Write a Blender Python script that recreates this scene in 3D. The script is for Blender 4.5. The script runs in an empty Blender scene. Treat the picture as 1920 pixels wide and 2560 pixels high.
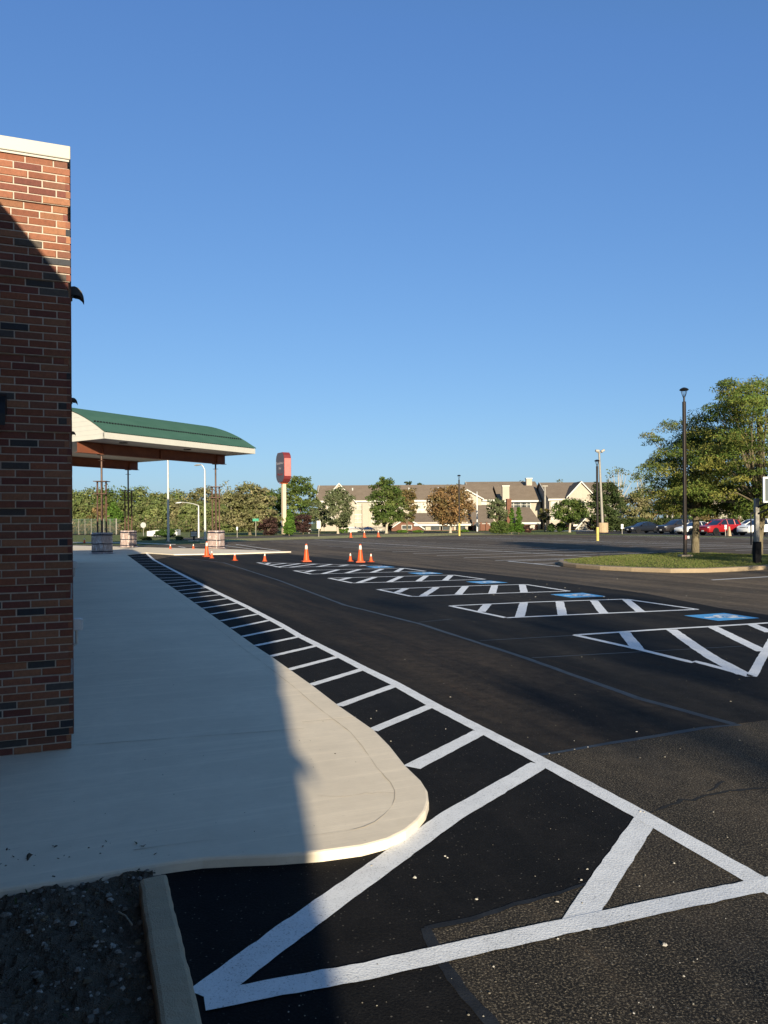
import bpy, math, random
import numpy as np
from mathutils import Vector, Matrix
R = math.radians
rng = np.random.default_rng(7)
random.seed(7)
SC = bpy.context.scene
COL = SC.collection

# ------------------------------------------------------------------ survey
# The site was surveyed from the photograph: eye height 1.6 m, level view,
# focal length 1925 px of a 1920 px wide frame.  G() gives the ground point seen
# at a photo pixel, A() the point at a given distance, B() the ground at a distance.
H, F, U0, V0, RHO = 1.6, 1925.0, 960.0, 1306.0, R(0.4)
CR, SR = math.cos(RHO), math.sin(RHO)
def _ab(u, v):
    xi, yi = (u - U0) / F, (V0 - v) / F
    return xi * CR + yi * SR, -xi * SR + yi * CR
def G(u, v, z=0.0):
    a, b = _ab(u, v); d = (z - H) / b
    return Vector((a * d, d, z))
def A(u, v, d):
    a, b = _ab(u, v)
    return Vector((a * d, d, H + b * d))
def B(u, d, z=0.0):
    b = (z - H) / d; xi = (u - U0) / F
    return Vector(((xi + b * SR) / CR * d, d, z))
def ZT(u, v, d): return A(u, v, d).z
PX = lambda d: d / F                      # metres per photo pixel at distance d
# road axes: T along the building and drive lane, N square to it (to the right)
PHI = R(-22.03)
T = Vector((math.sin(PHI), math.cos(PHI), 0)); N = Vector((math.cos(PHI), -math.sin(PHI), 0))
def NT(n, t, z=0.0):
    p = N * n + T * t; p.z = z; return p
def toNT(p): return p.dot(N), p.dot(T)

# ------------------------------------------------------------------ objects
def tag(o, label=None, cat=None, group=None, kind=None):
    if label: o['label'] = label
    if cat: o['category'] = cat
    if group: o['group'] = group
    if kind: o['kind'] = kind
    return o
def thing(name, label, cat, loc=(0, 0, 0), rz=0.0, group=None):
    o = bpy.data.objects.new(name, None); COL.objects.link(o)
    o.empty_display_size = 0.2
    o.location = loc; o.rotation_euler = (0, 0, rz)
    return tag(o, label, cat, group)
def copy_tree(o, parent=None):
    c = o.copy(); COL.objects.link(c); c.parent = parent
    for ch in list(o.children): copy_tree(ch, c)
    return c

class MB:
    def __init__(s): s.v, s.f, s.c, s.col = [], [], [], None
    def add(s, vs, fs, col=None):
        k = len(s.v); s.v += [tuple(p) for p in vs]; s.f += [tuple(i + k for i in f) for f in fs]
        s.c += [col or (1, 1, 1)] * len(vs)
    def box(s, c, size, rz=0.0, col=None, taper=1.0):
        x, y, z = size[0] / 2, size[1] / 2, size[2] / 2
        vs = []
        for dz, k in ((-z, 1.0), (z, taper)):
            for dx, dy in ((-x, -y), (x, -y), (x, y), (-x, y)):
                dx, dy = dx * k, dy * k
                vs.append((c[0] + dx * math.cos(rz) - dy * math.sin(rz), c[1] + dx * math.sin(rz) + dy * math.cos(rz), c[2] + dz))
        s.add(vs, [(3, 2, 1, 0), (4, 5, 6, 7), (0, 1, 5, 4), (1, 2, 6, 5), (2, 3, 7, 6), (3, 0, 4, 7)], col)
    def span(s, a, b, col=None):          # box between two corners
        s.box([(a[i] + b[i]) / 2 for i in range(3)], [abs(b[i] - a[i]) for i in range(3)], 0, col)
    def tube(s, pts, rad, n=8, caps=True, col=None):
        pts = [Vector(p) for p in pts]
        if not hasattr(rad, '__len__'): rad = [rad] * len(pts)
        vs, fs = [], []
        prev = None
        for i, p in enumerate(pts):
            d = (pts[min(i + 1, len(pts) - 1)] - pts[max(i - 1, 0)])
            d = d.normalized() if d.length > 1e-9 else Vector((0, 0, 1))
            if prev is None:
                prev = d.cross(Vector((0.31, 0.87, 0.2))).normalized() if abs(d.z) < .95 else d.cross(Vector((0, 1, 0))).normalized()
            e1 = (prev - d * prev.dot(d)).normalized(); e2 = d.cross(e1); prev = e1
            for k in range(n):
                a = 2 * math.pi * (k + .5) / n
                vs.append(p + (e1 * math.cos(a) + e2 * math.sin(a)) * rad[i])
        for i in range(len(pts) - 1):
            for k in range(n):
                q = (k + 1) % n
                fs.append((i * n + k, i * n + q, (i + 1) * n + q, (i + 1) * n + k))
        if caps:
            fs.append(tuple(reversed(range(n)))); fs.append(tuple(range((len(pts) - 1) * n, len(pts) * n)))
        s.add(vs, fs, col)
    def lathe(s, prof, n=24, c=(0, 0, 0), col=None):
        vs, fs = [], []
        for r, z in prof:
            for k in range(n):
                a = 2 * math.pi * k / n
                vs.append((c[0] + r * math.cos(a), c[1] + r * math.sin(a), c[2] + z))
        for i in range(len(prof) - 1):
            for k in range(n):
                q = (k + 1) % n
                fs.append((i * n + k, i * n + q, (i + 1) * n + q, (i + 1) * n + k))
        fs.append(tuple(reversed(range(n)))); fs.append(tuple(range((len(prof) - 1) * n, len(prof) * n)))
        s.add(vs, fs, col)
    def prism(s, poly, z0, z1, col=None, bottom=True):
        poly = [(p[0], p[1]) for p in poly]
        ar = sum(poly[i][0] * poly[(i + 1) % len(poly)][1] - poly[(i + 1) % len(poly)][0] * poly[i][1] for i in range(len(poly)))
        if ar < 0: poly = poly[::-1]
        n = len(poly)
        vs = [(x, y, z0) for x, y in poly] + [(x, y, z1) for x, y in poly]
        fs = [tuple(range(n, 2 * n))] + [(i, (i + 1) % n, n + (i + 1) % n, n + i) for i in range(n)]
        if bottom: fs.append(tuple(reversed(range(n))))
        s.add(vs, fs, col)
    def extrude(s, poly, d, col=None):    # planar 3-D polygon pushed along vector d
        n = len(poly); d = Vector(d); poly = [Vector(p) for p in poly]
        vs = poly + [p + d for p in poly]
        s.add(vs, [tuple(reversed(range(n))), tuple(range(n, 2 * n))] + [(i, (i + 1) % n, n + (i + 1) % n, n + i) for i in range(n)], col)
    def sheet(s, poly, z=None):
        vs = [(p[0], p[1], p[2] if z is None else z) for p in poly]
        ar = sum(vs[i][0] * vs[(i + 1) % len(vs)][1] - vs[(i + 1) % len(vs)][0] * vs[i][1] for i in range(len(vs)))
        if ar < 0: vs = vs[::-1]
        s.add(vs, [tuple(range(len(vs)))])
    def strip(s, pts, w, z, jit=0.0, step=0.08):   # a painted or tarred line of width w
        pts = [Vector((p[0], p[1], 0)) for p in pts]
        out = []
        for i in range(len(pts) - 1):
            L = (pts[i + 1] - pts[i]).length; k = max(1, min(200, int(L / step))) if jit else 1
            for j in range(k): out.append(pts[i].lerp(pts[i + 1], j / k))
        out.append(pts[-1])
        vs, fs = [], []
        for i, p in enumerate(out):
            d = (out[min(i + 1, len(out) - 1)] - out[max(i - 1, 0)]).normalized(); q = Vector((-d.y, d.x, 0))
            ww = w if not hasattr(w, '__len__') else w[0] + (w[1] - w[0]) * i / max(1, len(out) - 1)
            a = p + q * (ww / 2 + random.gauss(0, jit)); b = p - q * (ww / 2 + random.gauss(0, jit))
            vs += [(a.x, a.y, z), (b.x, b.y, z)]
        for i in range(len(out) - 1): fs.append((2 * i + 1, 2 * i + 3, 2 * i + 2, 2 * i))
        s.add(vs, fs)
    def build(s, name, m, parent=None, smooth=False, bevel=0.0, cols=False, recalc=True):
        me = bpy.data.meshes.new(name); me.from_pydata(s.v, [], s.f)
        if cols:
            at = me.color_attributes.new('tint', 'FLOAT_COLOR', 'POINT')
            at.data.foreach_set('color', np.array([(c[0], c[1], c[2], 1) for c in s.c], dtype=np.float32).ravel())
        me.materials.append(m)
        if recalc:
            import bmesh
            bm = bmesh.new(); bm.from_mesh(me); bmesh.ops.recalc_face_normals(bm, faces=bm.faces); bm.to_mesh(me); bm.free()
        if smooth:
            me.polygons.foreach_set('use_smooth', [True] * len(me.polygons))
            if smooth != 'full':
                try: me.set_sharp_from_angle(angle=R(40))
                except Exception: pass
        o = bpy.data.objects.new(name, me); COL.objects.link(o); o.parent = parent
        if bevel:
            b = o.modifiers.new('edge', 'BEVEL'); b.width = bevel; b.segments = 2; b.limit_method = 'ANGLE'
        return o
    def structure(s, name, m, label=None, **k):
        o = s.build(name, m, None, **k); o['kind'] = 'structure'
        if label: o['label'] = label
        return o

# ------------------------------------------------------------------ materials
class NTree:
    def __init__(s, name):
        s.m = bpy.data.materials.new(name); s.m.use_nodes = True
        s.nt = s.m.node_tree; s.nt.nodes.clear()
        s.out = s.n('ShaderNodeOutputMaterial')
        s.p = s.n('ShaderNodeBsdfPrincipled'); s.l(s.p.outputs[0], s.out.inputs[0])
        s.tc = s.n('ShaderNodeTexCoord')
    def n(s, t, **k):
        x = s.nt.nodes.new(t)
        for a, b in k.items(): setattr(x, a, b)
        return x
    def l(s, a, b): s.nt.links.new(a, b)
    def val(s, x, sock):
        if isinstance(x, bpy.types.NodeSocket): s.l(x, sock)
        elif hasattr(x, '__len__'): sock.default_value = (*x, 1) if len(sock.default_value) == 4 else x
        else: sock.default_value = x
    def noise(s, scale, detail=4, rough=.6, vec=None, stretch=None):
        n = s.n('ShaderNodeTexNoise'); n.inputs['Scale'].default_value = scale
        n.inputs['Detail'].default_value = detail; n.inputs['Roughness'].default_value = rough
        v = vec or s.tc.outputs['Object']
        if stretch:
            mp = s.n('ShaderNodeMapping'); mp.vector_type = 'TEXTURE'; mp.inputs['Scale'].default_value = tuple(1 / k for k in stretch[0]); mp.inputs['Rotation'].default_value = (0, 0, stretch[1])
            s.l(v, mp.inputs[0]); v = mp.outputs[0]
        s.l(v, n.inputs['Vector']); return n.outputs['Fac']
    def voro(s, scale, out='Distance', rnd=1.0):
        n = s.n('ShaderNodeTexVoronoi'); n.inputs['Scale'].default_value = scale; n.inputs['Randomness'].default_value = rnd
        s.l(s.tc.outputs['Object'], n.inputs['Vector']); return n.outputs[out]
    def ramp(s, fac, stops, interp='LINEAR'):
        r = s.n('ShaderNodeValToRGB'); r.color_ramp.interpolation = interp
        e = r.color_ramp.elements
        while len(e) < len(stops): e.new(0.5)
        for x, (p, c) in zip(e, stops):
            x.position = p; x.color = (*c, 1) if hasattr(c, '__len__') else (c, c, c, 1)
        s.l(fac, r.inputs[0]); return r.outputs[0]
    def mix(s, fac, a, b, mode='MIX'):
        m = s.n('ShaderNodeMix', data_type='RGBA', blend_type=mode)
        s.val(fac, m.inputs[0]); s.val(a, m.inputs[6]); s.val(b, m.inputs[7]); return m.outputs[2]
    def math(s, op, a, b=0.0):
        m = s.n('ShaderNodeMath', operation=op); s.val(a, m.inputs[0]); s.val(b, m.inputs[1]); return m.outputs[0]
    def bump(s, h, strength=.3, dist=.01):
        b = s.n('ShaderNodeBump'); b.inputs['Strength'].default_value = strength; b.inputs['Distance'].default_value = dist
        s.l(h, b.inputs['Height']); s.l(b.outputs[0], s.p.inputs['Normal'])
    def set(s, col=None, rough=None, metal=None, spec=None):
        if col is not None: s.val(col, s.p.inputs['Base Color'])
        if rough is not None: s.val(rough, s.p.inputs['Roughness'])
        if metal is not None: s.p.inputs['Metallic'].default_value = metal
        if spec is not None: s.p.inputs['Specular IOR Level'].default_value = spec
        return s.m

def plain(name, col, rough=.6, metal=0.0, var=.15, scale=3.0, spec=.4, bump=0.0):
    t = NTree(name)
    f = t.noise(scale, 5, .6)
    col = tuple(c * .70 for c in col)
    lo = tuple(c * (1 - var) for c in col); hi = tuple(min(1, c * (1 + var)) for c in col)
    c = t.ramp(f, [(.3, lo), (.7, hi)])
    if bump: t.bump(t.noise(scale * 12, 3), bump, .01)
    return t.set(c, rough, metal, spec)

def asphalt(name, base, brown, fine, speck, wear=.5, rough=.85, streaky=.5, grain=(.27, .225, .165)):
    t = NTree(name)
    big = t.noise(.16, 5, .6)
    mid = t.noise(.9, 5, .65)
    streak = t.noise(1.0, 5, .62, stretch=((1.5, .11, 1), R(22)))
    thin = t.noise(1.0, 4, .7, stretch=((7, .25, 1), R(22)))
    c = t.mix(t.ramp(big, [(.36, 0), (.66, wear)]), base, brown)
    c = t.mix(t.ramp(mid, [(.38, .5), (.62, 0)]), c, tuple(x * .62 for x in base))
    c = t.mix(t.ramp(streak, [(.44, 0), (.68, streaky)]), c, tuple(x * 1.6 for x in brown))
    c = t.mix(t.ramp(streak, [(.30, streaky), (.46, 0)]), c, tuple(x * .5 for x in base))
    c = t.mix(t.ramp(thin, [(.60, 0), (.74, streaky * .5)]), c, (brown[0] * 2.2, brown[1] * 1.7, brown[2] * 1.3))
    med = t.noise(6.5, 6, .7)
    c = t.mix(t.ramp(med, [(.34, .6), (.6, 0)]), c, tuple(x * .5 for x in base))
    f = t.noise(105, 4, .8)
    c = t.mix(t.ramp(f, [(.52, 0), (.64, fine)]), c, grain)
    c = t.mix(t.ramp(f, [(.3, .7), (.46, 0)]), c, tuple(x * .3 for x in base))
    v = t.voro(75, 'Color'); sep = t.n('ShaderNodeSeparateColor'); t.l(v, sep.inputs[0])
    dist = t.voro(75)
    chip = t.math('MULTIPLY', t.ramp(sep.outputs[0], [(.93, 0), (.95, 1)]), t.ramp(dist, [(.2, 1), (.33, 0)]))
    c = t.mix(t.math('MULTIPLY', chip, speck), c, (.33, .30, .25))
    h = t.math('ADD', t.noise(130, 4, .7), t.math('MULTIPLY', t.voro(95), .8))
    t.bump(h, .35, .005)
    return t.set(c, rough + .04, 0, .085)

M = {}
M['old_asphalt'] = asphalt('old asphalt', (.060, .051, .043), (.13, .096, .065), .5, .4, .9, .85, .7)
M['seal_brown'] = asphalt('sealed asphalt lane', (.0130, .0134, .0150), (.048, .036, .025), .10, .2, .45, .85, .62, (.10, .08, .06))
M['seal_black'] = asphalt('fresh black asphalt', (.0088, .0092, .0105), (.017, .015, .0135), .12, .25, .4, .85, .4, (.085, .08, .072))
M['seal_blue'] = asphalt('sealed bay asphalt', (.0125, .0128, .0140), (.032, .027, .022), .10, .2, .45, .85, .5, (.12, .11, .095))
M['street'] = asphalt('street asphalt', (.05, .05, .05), (.065, .06, .052), .3, .3, .5)
M['dusty'] = asphalt('dusty street', (.10, .088, .07), (.13, .108, .082), .3, .3, .6)
M['tar'] = plain('tar seam', (.036, .042, .050), .6, 0, .4, 6, .25, .3)
M['faint_tar'] = plain('faint tar seam', (.024, .026, .030), .7, 0, .4, 8, .15, .3)
M['crack'] = plain('crack', (.006, .006, .006), .9, 0, .2, 9)

def paint(name, col, wear, dirt):
    t = NTree(name)
    f = t.noise(120, 4, .75); g = t.noise(7, 5, .65)
    hole = t.math('MULTIPLY', t.ramp(f, [(.33, 1), (.44, 0)]), t.ramp(g, [(.3, .35), (.7, wear)]))
    c = t.mix(t.ramp(g, [(.3, .0), (.75, dirt)]), col, tuple(x * .72 for x in col))
    c = t.mix(hole, c, (.05, .05, .05))
    t.bump(t.math('ADD', t.noise(140, 4, .75), t.math('MULTIPLY', t.voro(90), .5)), .38, .005)
    return t.set(c, .62, 0, .35)
M['paint'] = paint('white road paint', (.76, .765, .77), 1.0, .65)
M['old_paint'] = paint('worn road paint', (.66, .64, .60), .7, .5)
M['blue_paint'] = paint('blue road paint', (.085, .36, .70), .5, .4)

def concrete(name, col, stain=.35, broom=True, rough=.8):
    t = NTree(name)
    a = t.noise(.6, 6, .65); b = t.noise(9, 5, .7); f = t.noise(160, 2, .6)
    c = t.mix(t.ramp(a, [(.3, stain), (.7, 0)]), col, tuple(x * .74 for x in col))
    c = t.mix(t.ramp(b, [(.35, .28), (.6, 0)]), c, tuple(x * .7 for x in col))
    st = t.noise(1.2, 6, .7, stretch=((.5, 7, 1), R(22)))
    c = t.mix(t.ramp(st, [(.5, 0), (.72, .42)]), c, tuple(min(1, x * 1.2) for x in col))
    spot = t.noise(34, 2, .5)
    c = t.mix(t.ramp(spot, [(.74, 0), (.79, .6)]), c, tuple(x * .42 for x in col))
    if broom:
        br = t.noise(40, 3, .6, stretch=((.12, 3.2, 1), R(22)))
        c = t.mix(t.ramp(br, [(.35, .26), (.65, 0)]), c, tuple(x * .7 for x in col))
        t.bump(t.math('ADD', br, t.math('MULTIPLY', f, .5)), .22, .005)
    else: t.bump(t.math('ADD', t.noise(28, 5, .7), f), .5, .012)
    return t.set(c, rough, 0, .3)
M['walk'] = concrete('concrete walk', (.80, .69, .535), .8)
M['kerb'] = concrete('old kerb concrete', (.42, .33, .22), .7, False)
M['pad'] = concrete('pale new concrete', (.70, .60, .47), .25)
M['island_kerb'] = concrete('island kerb concrete', (.30, .225, .145), .6, False)
M['joint'] = plain('joint', (.66, .56, .42), .9)

def lawn(name, a, b, c3):
    t = NTree(name)
    f = t.noise(.35, 6, .7); g = t.noise(24, 4, .7); hh = t.noise(120, 2, .6)
    c = t.mix(t.ramp(f, [(.32, 0), (.68, 1)]), a, b)
    c = t.mix(t.ramp(g, [(.35, .6), (.65, 0)]), c, c3)
    t.bump(t.math('ADD', g, hh), .8, .05)
    return t.set(c, .9, 0, .15)
M['lawn'] = lawn('lawn', (.125, .150, .042), (.18, .178, .066), (.066, .092, .026))
M['verge'] = lawn('dry verge', (.30, .285, .125), (.36, .315, .165), (.21, .21, .075))
M['soil'] = lawn('dark soil', (.12, .095, .07), (.17, .135, .098), (.045, .037, .028))
M['blade'] = plain('grass blade', (.10, .135, .032), .8, 0, .4, 1.5)

def tinted(name, rough=.8, bump=.25, noise_amt=.25, scale=60, spec=.3):
    t = NTree(name)
    a = t.n('ShaderNodeVertexColor'); a.layer_name = 'tint'
    f = t.noise(scale, 4, .7)
    c = t.mix(t.ramp(f, [(.3, noise_amt), (.7, 0)]), a.outputs[0], (.02, .015, .012), 'MIX')
    if bump: t.bump(t.noise(scale * 2.5, 4, .7), bump, .006)
    return t.set(c, rough, 0, spec)
M['brick'] = tinted('brick', .85, .5, .35, 45)
M['stones'] = tinted('stones', .85, .2, .2, 60)
def mortar():
    t = NTree('mortar'); c = t.ramp(t.noise(30, 4), [(.3, (.36, .30, .24)), (.7, (.48, .41, .34))])
    t.bump(t.noise(120, 3), .4, .004); return t.set(c, .95, 0, .1)
M['mortar'] = mortar()

def leafy(name, trans=.32, rough=.65):
    t = NTree(name)
    a = t.n('ShaderNodeVertexColor'); a.layer_name = 'tint'
    t.set(a.outputs[0], rough, 0, .12)
    tr = t.n('ShaderNodeBsdfTranslucent'); t.l(a.outputs[0], tr.inputs[0])
    mx = t.n('ShaderNodeMixShader'); mx.inputs[0].default_value = trans
    t.l(t.p.outputs[0], mx.inputs[1]); t.l(tr.outputs[0], mx.inputs[2]); t.l(mx.outputs[0], t.out.inputs[0])
    return t.m
M['leaf'] = leafy('leaves')
def barkmat(name, a, b):
    t = NTree(name); f = t.noise(6, 5, .7, stretch=((4, 4, .7), 0))
    t.bump(t.noise(14, 5, .7, stretch=((3, 3, .5), 0)), .8, .03); return t.set(t.ramp(f, [(.3, a), (.7, b)]), .9, 0, .15)
M['bark'] = barkmat('bark', (.07, .055, .035), (.20, .165, .105))
M['pale_bark'] = barkmat('pale bark', (.25, .21, .15), (.48, .42, .32))

M['cream'] = plain('cream painted metal', (.62, .60, .53), .45, 0, .04, 2)
M['coping'] = plain('cream coping', (.52, .49, .42), .5, 0, .06, 1.5)
M['siding'] = plain('cream siding', (.47, .40, .31), .6, 0, .06, 1)
M['soffit'] = plain('soffit', (.50, .49, .47), .6, 0, .06)
def ribroof():
    t = NTree('green ribbed roof'); f = t.noise(1.2, 3)
    c = t.ramp(f, [(.3, (.026, .066, .050)), (.7, (.033, .077, .060))]); return t.set(c, .5, .0, .3)
M['green'] = ribroof()
def steel():
    t = NTree('red oxide steel'); f = t.noise(1.6, 6, .7)
    c = t.ramp(f, [(.3, (.11, .034, .018)), (.55, (.155, .05, .026)), (.75, (.19, .066, .036))]); return t.set(c, .6, 0, .35)
M['oxide'] = steel()
M['rusty'] = plain('rusty steel post', (.115, .058, .036), .5, .2, .45, 2.5)
def wrap():
    t = NTree('plastic wrap'); f = t.noise(7, 5, .7, stretch=((1, 1, .35), R(20))); g = t.noise(3, 4, .6)
    c = t.ramp(f, [(.32, (.24, .17, .145)), (.55, (.36, .28, .25)), (.70, (.70, .66, .64))])
    c = t.mix(t.ramp(g, [(.4, 0), (.7, .3)]), c, (.22, .11, .08))
    t.bump(f, .9, .05); return t.set(c, .22, 0, .6)
M['wrap'] = wrap()
M['strap'] = plain('dark strap', (.018, .018, .035), .4)
M['black'] = plain('black metal', (.013, .013, .014), .45, .2, .2)
M['bronze'] = plain('bronze pole', (.036, .026, .021), .45, .3, .15)
M['galv'] = plain('galvanised steel', (.62, .60, .55), .4, .35, .1)
M['greypole'] = plain('grey pole', (.33, .30, .255), .55, .1, .15)
M['white'] = plain('white plastic', (.80, .79, .76), .4, 0, .03)
M['yellow'] = plain('yellow paint', (.66, .50, .13), .55, 0, .15)
M['orange'] = plain('cone orange', (.86, .105, .012), .45, 0, .1, 8)
M['reflect'] = plain('reflective collar', (.88, .84, .74), .35, 0, .06)
M['base_orange'] = plain('cone base', (.55, .085, .02), .6, 0, .25)
def shingle():
    t = NTree('roof shingles'); f = t.noise(.8, 6, .7); g = t.noise(9, 3, .6, stretch=((1, 1, 4), 0))
    c = t.mix(t.ramp(f, [(.3, 0), (.7, 1)]), (.165, .128, .094), (.215, .17, .128))
    c = t.mix(t.ramp(g, [(.4, .4), (.6, 0)]), c, (.11, .08, .06)); return t.set(c, .9, 0, .1)
M['shingle'] = shingle()
def farbrick():
    t = NTree('far brick'); f = t.noise(2.5, 6, .7)
    return t.set(t.ramp(f, [(.3, (.12, .056, .037)), (.7, (.17, .084, .056))]), .9, 0, .1)
M['farbrick'] = farbrick()
M['glass'] = plain('window glass', (.055, .065, .07), .12, 0, .3, 1, .8)
M['paleglass'] = plain('curtained window', (.42, .38, .30), .3, 0, .25, 2, .5)
M['blue'] = plain('blue canvas', (.03, .15, .40), .7, 0, .15)
M['redface'] = plain('sign red', (.66, .20, .18), .5, 0, .08)
M['darkred'] = plain('sign dark red', (.20, .03, .032), .5, 0, .08)
M['signgrey'] = plain('sign grey', (.105, .095, .115), .5, 0, .08)
M['signtext'] = plain('sign lettering', (.34, .31, .34), .5, 0, .05)
M['signpole'] = plain('sign pole', (.80, .62, .42), .6, 0, .06)
M['tan'] = plain('tan concrete', (.50, .36, .22), .8, 0, .15)
M['signgreen'] = plain('street sign green', (.02, .30, .17), .5, 0, .05)
M['alu'] = plain('sign back', (.52, .51, .48), .4, .4, .08)
M['padding'] = plain('black padding', (.006, .0065, .009), .7, 0, .2, 3, .1)
M['board'] = plain('acrylic board', (.13, .15, .15), .1, 0, .1, 2, .7)
M['tyre'] = plain('tyre', (.016, .016, .016), .8)
M['rim'] = plain('wheel rim', (.50, .50, .50), .3, .7, .05)
M['carglass'] = plain('car glass', (.012, .016, .022), .06, 0, .1, 1, .9)
M['lamp'] = plain('headlamp', (.75, .75, .75), .12, .2, .1, 3, .8)
M['tail'] = plain('tail lamp', (.35, .01, .012), .2)
M['chain'] = plain('fence mesh', (.10, .17, .13), .5, .3, .2)
def carpaint(name, c, metal=.2):
    t = NTree(name); t.set(t.ramp(t.noise(2, 2), [(.3, tuple(x * .95 for x in c)), (.7, c)]), .3, metal, .3)
    t.p.inputs['Coat Weight'].default_value = .12; t.p.inputs['Coat Roughness'].default_value = .06
    return t.m

# ------------------------------------------------------------------ foliage
def leaves(name, P, Nn, size, aspect, cols, parent, mat=None):
    n = len(P)
    Nn = Nn / (np.linalg.norm(Nn, axis=1, keepdims=True) + 1e-9)
    r = rng.normal(size=(n, 3)); e1 = np.cross(Nn, r); e1 /= np.linalg.norm(e1, axis=1, keepdims=True) + 1e-9
    e2 = np.cross(Nn, e1)
    s = (size * rng.uniform(.6, 1.4, (n, 1))); a = e1 * s * .5; b = e2 * s * .5 * aspect
    V = np.stack([P - a, P + b * .9 - a * .1, P + a, P - b * .9 + a * .15], 1).reshape(-1, 3)
    me = bpy.data.meshes.new(name)
    me.vertices.add(4 * n); me.vertices.foreach_set('co', V.astype(np.float32).ravel())
    me.loops.add(4 * n); me.loops.foreach_set('vertex_index', np.arange(4 * n, dtype=np.int32))
    me.polygons.add(n); me.polygons.foreach_set('loop_start', np.arange(0, 4 * n, 4, dtype=np.int32))
    me.update(calc_edges=True)
    at = me.color_attributes.new('tint', 'FLOAT_COLOR', 'POINT')
    C = np.concatenate([np.repeat(cols, 4, 0), np.ones((4 * n, 1))], 1)
    at.data.foreach_set('color', C.astype(np.float32).ravel())
    me.materials.append(mat or M['leaf'])
    o = bpy.data.objects.new(name, me); COL.objects.link(o); o.parent = parent
    return o
PAL = {
 'olive': [(.14, .14, .055), (.18, .165, .075), (.105, .115, .042), (.21, .18, .095)],
 'green': [(.065, .10, .022), (.09, .125, .03), (.05, .08, .02), (.12, .14, .04)],
 'grey': [(.095, .115, .05), (.13, .145, .07), (.075, .095, .04), (.15, .155, .085)],
 'rust': [(.20, .115, .05), (.24, .145, .065), (.15, .095, .04), (.15, .125, .05)],
 'mixed': [(.10, .115, .04), (.20, .13, .055), (.16, .12, .05), (.09, .10, .035)],
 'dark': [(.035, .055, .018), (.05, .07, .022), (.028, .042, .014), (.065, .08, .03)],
 'purple': [(.055, .028, .026), (.075, .042, .034), (.04, .024, .022)],
 'bright': [(.075, .14, .02), (.095, .165, .028), (.055, .11, .016)],
 'hedge': [(.045, .08, .018), (.06, .10, .024), (.035, .06, .014)],
 'locust': [(.085, .130, .026), (.125, .165, .036), (.060, .098, .020), (.16, .175, .042), (.20, .175, .042)],
 'wood': [(.125, .155, .052), (.165, .185, .07), (.10, .128, .042), (.115, .15, .042), (.18, .175, .072)],
 'yellow': [(.20, .18, .06), (.24, .20, .08), (.14, .14, .05)],
 'brush': [(.28, .19, .10), (.22, .16, .08), (.33, .22, .12), (.12, .12, .05)],
}
def profile(shape, h):       # crown radius share at height share h
    if shape == 'round': return math.sqrt(max(0, 1 - (2 * h - 1) ** 2)) ** .8
    if shape == 'cone': return (1 - h) ** .75 * min(1, h * 9 + .55)
    if shape == 'column': return min(1, (1 - h) * 5) ** .5 * min(1, h * 8 + .5)
    if shape == 'spread': return min(1, h * 3.2 + .62) * math.sqrt(max(0, 1 - h ** 2.2))
    if shape == 'oval': return math.sqrt(max(0, 1 - abs(2 * h - .8) ** 2.0 / 1.45)) if h < .95 else .3
    if shape == 'box': return min(1, (1 - h) * 6) ** .4
    return 1
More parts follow.
